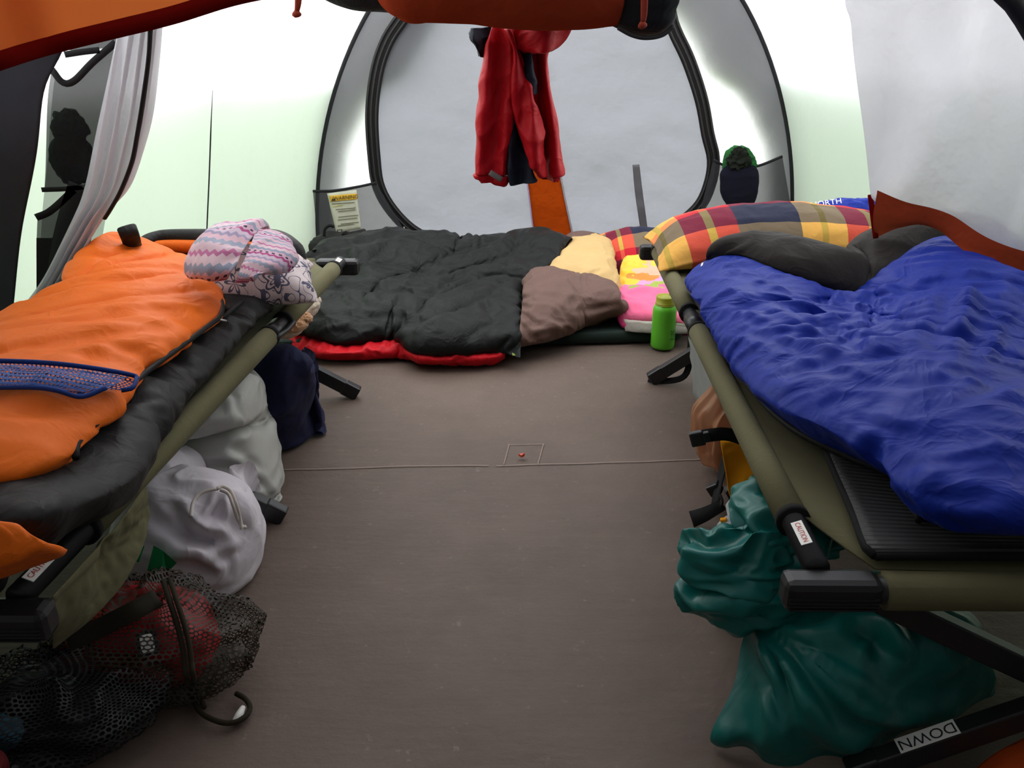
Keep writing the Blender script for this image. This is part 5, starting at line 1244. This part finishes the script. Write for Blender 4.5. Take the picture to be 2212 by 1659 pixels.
# white divider curtains tied back to the sides
M['sheer'] = tentcloth('white_divider_nylon', (.60, .59, .62, 1), (.66, .65, .68, 1), .5, .5, 5, thin=.08)
def drape(name, left, right, mt, parent, n=60, m=60, amp=.02, k=5., seed=1, ph=0., sub=0, solid=0):
    A, Bq = resample(left, n), resample(right, n); f = np.linspace(0, 1, m)
    P = A[:, None]*(1-f)[None, :, None]+Bq[:, None]*f[None, :, None]
    w = np.linalg.norm(A-Bq, axis=1)[:, None]
    q = f[None, :]*k*2*math.pi+ph+1.6*vnoise(P*np.array([1, 1, .5]), 3., seed)
    P[..., 1] += amp*np.sin(q)*np.clip(np.sin(math.pi*f)[None, :]*1.5+.25, 0, 1)+.01*vnoise(P, 6, seed+2)
    return grid_obj(name, P, mt, parent, solid=solid, sub=sub)
cl_ = thing('divider_curtain', 'gathered white curtain with a black zip, tied back behind the left cot', 'curtain', (-1.1, 2.12, .5))
yc = 2.12
Lf = [(-1.02, yc, roof_z(-1.02, yc))]+[WY(u, v, yc) for u, v in ((262, -60), (258, 40), (238, 150), (215, 260), (185, 400), (160, 470), (100, 590), (45, 668))]
Rt = [(-.86, yc-.02, roof_z(-.86, yc))]+[WY(u, v, yc-.02) for u, v in ((356, -60), (352, 60), (338, 200), (318, 300), (282, 400), (225, 470), (160, 585), (128, 645))]
drape('curtain_cloth', Lf, Rt, M['sheer'], cl_, 80, 60, .030, 4, 3)
tube('zipper', [WY(u, v, yc-.045) for u, v in ((328, -40), (326, 30), (322, 120), (310, 210), (297, 290), (285, 350), (262, 410), (240, 450), (226, 472))], .0095, M['zip'], cl_, seg=8, n=60, flat=.5)
sheet('tie_strap', [[WY(u, v, 2.18) for u, v in ((80, 648), (110, 645), (145, 640))], [WY(u, v, 2.16) for u, v in ((85, 632), (115, 628), (150, 610))]], 6, 14, M['red_hem'], cl_, iters=5, cr=None)
cr_ = thing('divider_curtain', 'white translucent curtain with a rust orange hem beside the right cot', 'curtain', (1.2, 2.2, .5))
top0 = [(x, 2.29, roof_z(x, 2.3)) for x in (.92, 1.05, 1.2, 1.35, 1.5)]
top = [WY(u, -60, 2.30) for u in (1846, 1950, 2080, 2200)]+[(1.56, 2.2, 1.12)]
r2 = [WY(1850, 60, 2.30), WY(1930, 60, 2.28), WY(2060, 60, 2.26), WY(2200, 60, 2.24), (1.62, 2.15, 1.0)]
r3 = [WY(1857, 230, 2.30), WY(1930, 240, 2.27), WY(2050, 250, 2.25), WY(2200, 260, 2.2), (1.70, 2.1, .82)]
r4 = [WY(1868, 400, 2.30), WY(1930, 420, 2.26), WY(2040, 440, 2.22), WY(2180, 480, 2.15), (1.76, 2.05, .62)]
r5 = [WY(1880, 430, 2.29), WY(1940, 455, 2.25), WY(2030, 480, 2.2), (1.25, 2.08, .60), (1.76, 1.98, .52)]
P = loft([top0, top, r2, r3, r4, r5], 80, 80); ff_ = np.linspace(0, 1, 80)
sl_ = ff_[None, :]*16+np.linspace(0, 5, 80)[:, None]*.9
P[..., 1] += (.022*np.sin(sl_+2.2*vnoise(P, 2.2, 3))+.012*np.sin(sl_*2.3+3*vnoise(P, 3.5, 8)))*np.linspace(.5, 1.2, 80)[:, None]+.014*vnoise(P*np.array([1, 1, .7]), 5, 6)
grid_obj('curtain_cloth', P, M['sheer'], cr_)
hem = loft([[tuple(np.array(p)+np.array([0, -.035, .03])) for p in r5], [WY(1886, 470, 2.25), WY(1950, 480, 2.21), WY(2030, 490, 2.17), (1.23, 2.04, .585), (1.75, 1.95, .50)], [WY(1890, 515, 2.26), WY(1945, 492, 2.23), WY(2020, 494, 2.19), (1.22, 2.02, .575), (1.74, 1.93, .48)]], 16, 60)
grid_obj('orange_hem', hem, M['rust'], cr_)
strip('edge_binding', [WY(1880, 420, 2.285), WY(1886, 470, 2.27), WY(1892, 515, 2.25)], .014, M['red_hem'], cr_, nrm=(0, -1, .2), n=10)
tube('pole_sleeve', [(.80, 2.0, roof_z(.8, 2.)), (1.0, 2.0, 1.40), WY(2140, -60, 2.0), WY(2185, 0, 2.0), WY(2230, 70, 2.0), (1.36, 2.0, .85), (1.62, 2.0, .45), (1.80, 2.0, .05)], .022, M['trim'], cr_, seg=8, n=50)
# orange tent flap above left
of = thing('tent_flap', 'orange tent flap with a dark red hem hanging across the top left', 'tent flap', (-.6, 1.25, 1.2))
yo = 1.25
lo = resample([WY(u, v, yo-.1*(u < 50)) for u, v in ((-160, 168), (0, 110), (120, 76), (250, 44), (380, 12), (510, -28), (640, -55))], 60)
hi = np.array([(x-.06, y+.16, max(z+.04, roof_z(x-.06, 1.4))) for x, y, z in lo]); md = (lo+hi)/2+np.array([0, -.03, .0])
P = loft([lo.tolist(), md.tolist(), hi.tolist()], 30, 60); P[..., 1] += .02*vnoise(P, 5, 4)
grid_obj('flap_cloth', P, M['orange_fly'], of)
hb = lo+np.array([0, -.003, -.0]); h2 = lo+np.array([.0, -.003, -.022]); 
P = np.stack([hb, (hb+h2)/2+np.array([0, -.004, 0]), h2], 0); P[..., 1] += .006*vnoise(P, 9, 4); grid_obj('hem', P, M['red_hem'], of, solid=.003)
# dark tent panel at the left
M['dark_panel'] = tentcloth('dark_slate_nylon', (.035, .04, .045, 1), (.05, .05, .06, 1), .4, .3, 4)
dp = thing('dark_curtain', 'dark slate curtain hanging at the far left beside the mesh organiser', 'curtain', (-1.2, 2.05, .4))
P = loft([[(-1.40, 2.06, .95), (-1.22, 2.06, 1.15), (-1.06, 2.06, 1.22), (-.92, 2.06, 1.32)], [WY(u, -60, 2.02) for u in (-250, -100, 40, 175)], [WY(u, 100, 2.05) for u in (-250, -100, 30, 138)], [WY(-250, 210, 2.05), WY(-100, 205, 2.05), WY(20, 200, 2.05), WY(98, 195, 2.05)], [WY(-250, 330, 2.05), WY(-100, 330, 2.05), WY(10, 330, 2.05), WY(78, 330, 2.05)],
          [WY(-250, 520, 2.08), WY(-100, 520, 2.08), WY(0, 520, 2.08), WY(45, 520, 2.08)], [WY(-250, 720, 2.1), WY(-100, 720, 2.1), WY(0, 720, 2.1), WY(22, 720, 2.1)]], 50, 40)
P[..., 1] += .015*vnoise(P*np.array([2, 1, .5]), 4, 5); grid_obj('panel_cloth', P, M['dark_panel'], dp, solid=.002)
# mesh organiser on the left wall
M['black_mesh'] = finemesh('black_insect_mesh', (.02, .02, .022, 1), .12)
mo = thing('mesh_organizer', 'black mesh gear organiser hanging on the left wall behind the curtain', 'organizer', (-1.15, 2.24, .5))
ym = 2.24
def mpanel(name, rows, mt, dy=0., n=30, m=30, **k):
    P = loft([[WY(u, v, ym+dy) for u, v in r] for r in rows], n, m); P[..., 1] += .02*vnoise(P, 5, 7); return grid_obj(name, P, mt, mo, **k)
mpanel('back_mesh', [[(140, 70), (200, 62), (270, 55)], [(110, 200), (190, 200), (265, 200)], [(92, 400), (160, 400), (240, 400)], [(78, 660), (110, 660), (200, 660)]], finemesh('pale_backing_mesh', (.12, .12, .13, 1), .45))
mpanel('mesh_pocket', [[(140, 70), (200, 60), (270, 50)], [(135, 108), (190, 108), (262, 100)]], M['black_mesh'], -.02, 10, 20)
mpanel('mesh_pocket', [[(110, 145), (140, 178), (180, 160), (250, 90)], [(98, 220), (150, 240), (200, 220), (250, 170)], [(92, 320), (150, 330), (210, 320)], [(90, 408), (140, 408), (190, 405)]], M['black_mesh'], -.04, 24, 24)
mpanel('mesh_pocket', [[(78, 470), (110, 455), (160, 415), (190, 390)], [(76, 540), (110, 530), (160, 520), (200, 510)], [(76, 660), (100, 660), (140, 660)]], M['black_mesh'], -.04, 20, 24)
mpanel('mesh_base', [[(76, 515), (105, 515), (125, 515)], [(74, 660), (100, 660), (115, 660)]], M['trim'], -.05, 8, 8)
for nm, pts, w in (('binding', [(112, 150), (135, 178), (160, 175), (200, 135), (250, 92)], .016), ('binding', [(140, 118), (180, 112), (215, 108)], .014), ('binding', [(78, 470), (110, 455), (160, 410)], .018), ('binding', [(90, 410), (140, 408), (180, 404)], .012), ('hanging_strap', [(170, 400), (145, 480), (128, 560), (118, 660)], .05)):
    strip(nm, [WY(u, v, ym-.06) for u, v in pts], w, M['trim'], mo, nrm=(0, -1, 0), n=24)
M['dark_green'] = fabric('dark_green_fleece', srgb(24, 58, 34), .95, .4)
hat = thing('fleece_hat', 'dark green fleece hat stuffed in the black mesh organiser', 'hat', WY(155, 400, ym))
P, F, uv = blob_geo(WY(158, 345, ym+.01), (.055, .018, .068), None, 50, 32, .016, 2.2, (1, 1, 1), 4); mesh('brim', P, F, M['dark_green'], hat, sub=1)
P, F, uv = blob_geo(WY(150, 278, ym+.01), (.045, .018, .045), None, 50, 32, .016, 2.5, (1, 1, 1), 9); mesh('crown', P, F, M['dark_green'], hat, sub=1)
# slipper-like pouch in the right corner pocket of the back wall
M['navy_fleece'] = fabric('dark_navy_felt', srgb(20, 20, 34), .95, .2); M['green_fleece'] = fabric('green_fleece', srgb(40, 96, 48), .95, .5); M['dark_fur'] = fabric('dark_fur', srgb(30, 34, 28), 1., .6)
sl = thing('slipper', 'dark navy slipper with green lining tucked in the back wall corner pocket', 'slipper', WY(1598, 450, YB-.09))
ys = YB-.10
def sole(name, left, right, y, dep, mt, n=36, m=32, seed=1, amp=.008):
    A = resample([WY(u, v, y) for u, v in left], n); Bq = resample([WY(u, v, y) for u, v in right], n); V = []
    for i in range(n):
        c = (A[i]+Bq[i])/2; h = (Bq[i]-A[i])/2; e = math.sin(math.pi*min(1, max(0, .06+.88*i/(n-1))))**.5
        for k in range(m):
            a = 2*math.pi*k/m; V.append(c+h*math.cos(a)+np.array([0, dep*e*math.sin(a), 0]))
    X = np.array(V); F = [f[::-1] for f in grid_faces(n, m, wrap=True)]; X = crease(X, F, amp, 14., seed)
    return mesh(name, X, F+[tuple(range(m)), tuple((n-1)*m+j for j in range(m))[::-1]], mt, sl, sub=1)
sole('upper', [(1572, 355), (1558, 372), (1556, 400), (1560, 425), (1572, 450), (1580, 462)], [(1624, 355), (1638, 368), (1639, 400), (1634, 430), (1624, 448), (1616, 462)], ys, .05, M['navy_fleece'])
sole('heel', [(1590, 318), (1570, 328), (1560, 345), (1560, 365)], [(1606, 318), (1624, 326), (1633, 345), (1636, 368)], ys+.015, .035, M['green_fleece'], amp=.02)
P, F, uv = blob_geo(WY(1596, 345, ys-.025), (.055, .025, .05), None, 40, 28, .03, 3.5, (1, 1, 1), 4); mesh('inner_fur', P, F, M['dark_fur'], sl, sub=1)
# warning label on the back wall
wlb = thing('warning_label', 'creased white warning label with a yellow band on the back wall', 'label', WY(745, 500, YB-.06))
yw = YB-.07
def lab(name, c4, mt, dy=0., n=12, parent=None):
    a, b, c, d = [np.array(WY(u, v, yw+dy)) for u, v in c4]
    P = np.array([[(a*(1-s)+b*s)*(1-t)+(d*(1-s)+c*s)*t for s in np.linspace(0, 1, n)] for t in np.linspace(0, 1, n)])
    P[..., 1] += .006*crease_field(P*np.array([1, 0, 1]), 16., 3); return grid_obj(name, P, mt, parent or wlb, solid=.0008)
ls = lab('label_sheet', [(706, 418), (770, 410), (780, 494), (727, 504)], tentcloth('label_paper', srgb(226, 224, 206), None, .3, .1))
lab('yellow_band', [(711, 423), (770, 418), (772, 430), (713, 436)], plastic('label_yellow', srgb(228, 178, 50), .6), -.004, 10, ls)
xd = np.array(WY(770, 424, yw))-np.array(WY(711, 429.5, yw)); yd = np.array([0, 0, 1.])
lettering('WARNING', .0262, np.array(WY(747, 427, yw-.008)), xd, yd, M['black_ink'], ls)
c = np.array(WY(720, 429, yw-.008)); x_ = xd/np.linalg.norm(xd)
mesh('warning_triangle', [c+x_*-.011+yd*-.011, c+x_*.011+yd*-.011, c+yd*.012], [(0, 1, 2)], M['black_ink'], ls, smooth=False)
mesh('exclamation_mark', [c+x_*-.0018+yd*.006+np.array([0, -.001, 0]), c+x_*-.0012+yd*-.004+np.array([0, -.001, 0]), c+x_*.0012+yd*-.004+np.array([0, -.001, 0]), c+x_*.0018+yd*.006+np.array([0, -.001, 0])], [(0, 1, 2, 3)], plastic('label_yellow_b', srgb(228, 178, 50), .6), ls, smooth=False)
M['grey_ink'] = plastic('grey_ink', srgb(120, 118, 100), .7); M['ochre_ink'] = plastic('ochre_ink', srgb(196, 186, 90), .7)
for k, (v, u0, u1, mt) in enumerate(((440, 716, 766, 'grey_ink'), (446, 718, 740, 'ochre_ink'), (452, 725, 768, 'grey_ink'), (456, 730, 768, 'grey_ink'), (468, 731, 774, 'grey_ink'), (474, 730, 772, 'grey_ink'), (483, 736, 775, 'grey_ink'), (487, 730, 764, 'grey_ink'))):
    lab('text_line', [(u0, v), (u1, v-4), (u1, v-2.4), (u0, v+1.6)], M[mt], -.004, 6, ls)
lg_ = lab('logo_box', [(728, 496), (739, 495), (740, 502), (729, 503)], M['black_ink'], -.005, 3, ls)
lettering('REI', .013, np.array(WY(734, 499, yw-.0105)), xd, yd, M['white_paper'], ls)
# black backpack behind the black sleeping bag
bp2 = thing('backpack', 'black backpack standing against the back wall behind the black sleeping bag', 'backpack', WY(760, 545, 4.2))
P, F, uv = blob_geo((WY(750, 530, 4.18)[0], 4.18, .075), (.19, .09, .08), None, 56, 36, .02, 2., (1, 1, 1), 5, .7, None, .003); mesh('pack_body', P, F, M['black_nylon2'], bp2, sub=1)
tube('grab_handle', [WY(u, v, 4.12) for u, v in ((700, 510), (702, 495), (712, 487), (722, 490))], .008, M['black_web'], bp2, seg=6, n=16)
strip('strap', [WY(u, v, 4.10) for u, v in ((742, 502), (748, 510), (756, 524))], .03, M['black_web'], bp2, nrm=(0, -1, .2), n=8, solid=.004)
bar('hip_pad', WY(757, 512, 4.14), WY(792, 504, 4.14), .03, .05, M['black_nylon2'], bp2, bevel=.01)
# plush toy beside the left cot
def fur(name, cols):
    t = NT(name); c = t.coord(); n1 = t.noise(c, 30, 4, .7).outputs[0]; n2 = t.noise(c, 260, 3, .7).outputs[0]
    p = t.n('ShaderNodeBsdfPrincipled', i_Roughness=.95); t.l(t.mix(n1, cols[0], cols[1]), p.inputs['Base Color']); p.inputs['Sheen Weight'].default_value = .6
    t.l(t.bump(t.math('ADD', n1, n2), .9, .01), p.inputs['Normal']); t.l(p.outputs[0], t.out.inputs[0]); return t.m
M['plush'] = fur('cream_plush', (srgb(196, 164, 130), srgb(236, 222, 196))); M['plush_tan'] = fur('tan_plush', (srgb(190, 122, 66), srgb(214, 156, 92)))
pt = thing('plush_toy', 'cream and tan plush toy lying between the left cot and the black sleeping bag', 'toy', W(640, 720, .07))
for nm, (u, v, z), rad, rot, mt in (('body', (612, 690, .16), (.085, .06, .055), .8, 'plush'), ('arm', (655, 662, .19), (.055, .04, .04), .9, 'plush'), ('leg', (618, 702, .15), (.06, .04, .04), .5, 'plush'), ('paw', (651, 688, .19), (.032, .022, .02), .1, 'plush_tan'), ('foot', (634, 702, .175), (.042, .03, .022), .5, 'plush_tan'), ('ear', (676, 650, .20), (.025, .02, .018), .6, 'plush')):
    R = frame((math.cos(rot), math.sin(rot), 0), (-math.sin(rot), math.cos(rot), 0))
    P, F, uv = blob_geo(W(u, v, z), tuple(1.2*q for q in rad), R, 44, 28, .008, 6., (1, 1, 1), len(nm)); mesh(nm, P, F, M[mt], pt, sub=1)
# orange chip on the floor
cc_ = np.array(W(1127, 984, .004)); V = [cc_+np.array(p) for p in ((-.009, .005, .004), (.009, .006, .005), (.007, .0, .007), (-.001, -.007, .004), (-.009, .005, -.003), (.009, .006, -.003), (.007, 0, -.003), (-.001, -.007, -.003))]
ch = mesh('plastic_chip', V, [(0, 3, 2, 1), (4, 5, 6, 7), (0, 1, 5, 4), (1, 2, 6, 5), (2, 3, 7, 6), (3, 0, 4, 7)], plastic('red_orange_chip', srgb(214, 80, 50), .5), smooth=False)
tag(ch, 'tiny red-orange chip of plastic on the floor inside the stitched patch', 'chip')
# orange door flap on the floor, bottom right
od = thing('door_flap', 'orange tent door flap lying on the floor in the bottom right corner', 'tent flap', W(2180, 1650, .06))
P = loft([WW([(2080, 1690, .02), (2140, 1640, .06), (2240, 1585, .09)]), WW([(2100, 1720, .04), (2170, 1670, .08), (2280, 1620, .10)]), WW([(2150, 1790, .02), (2230, 1760, .05), (2330, 1720, .06)])], 20, 30)
P[..., 2] += .01*vnoise(P, 12, 3); grid_obj('flap_cloth', P, M['orange_fly'], od, solid=.003)
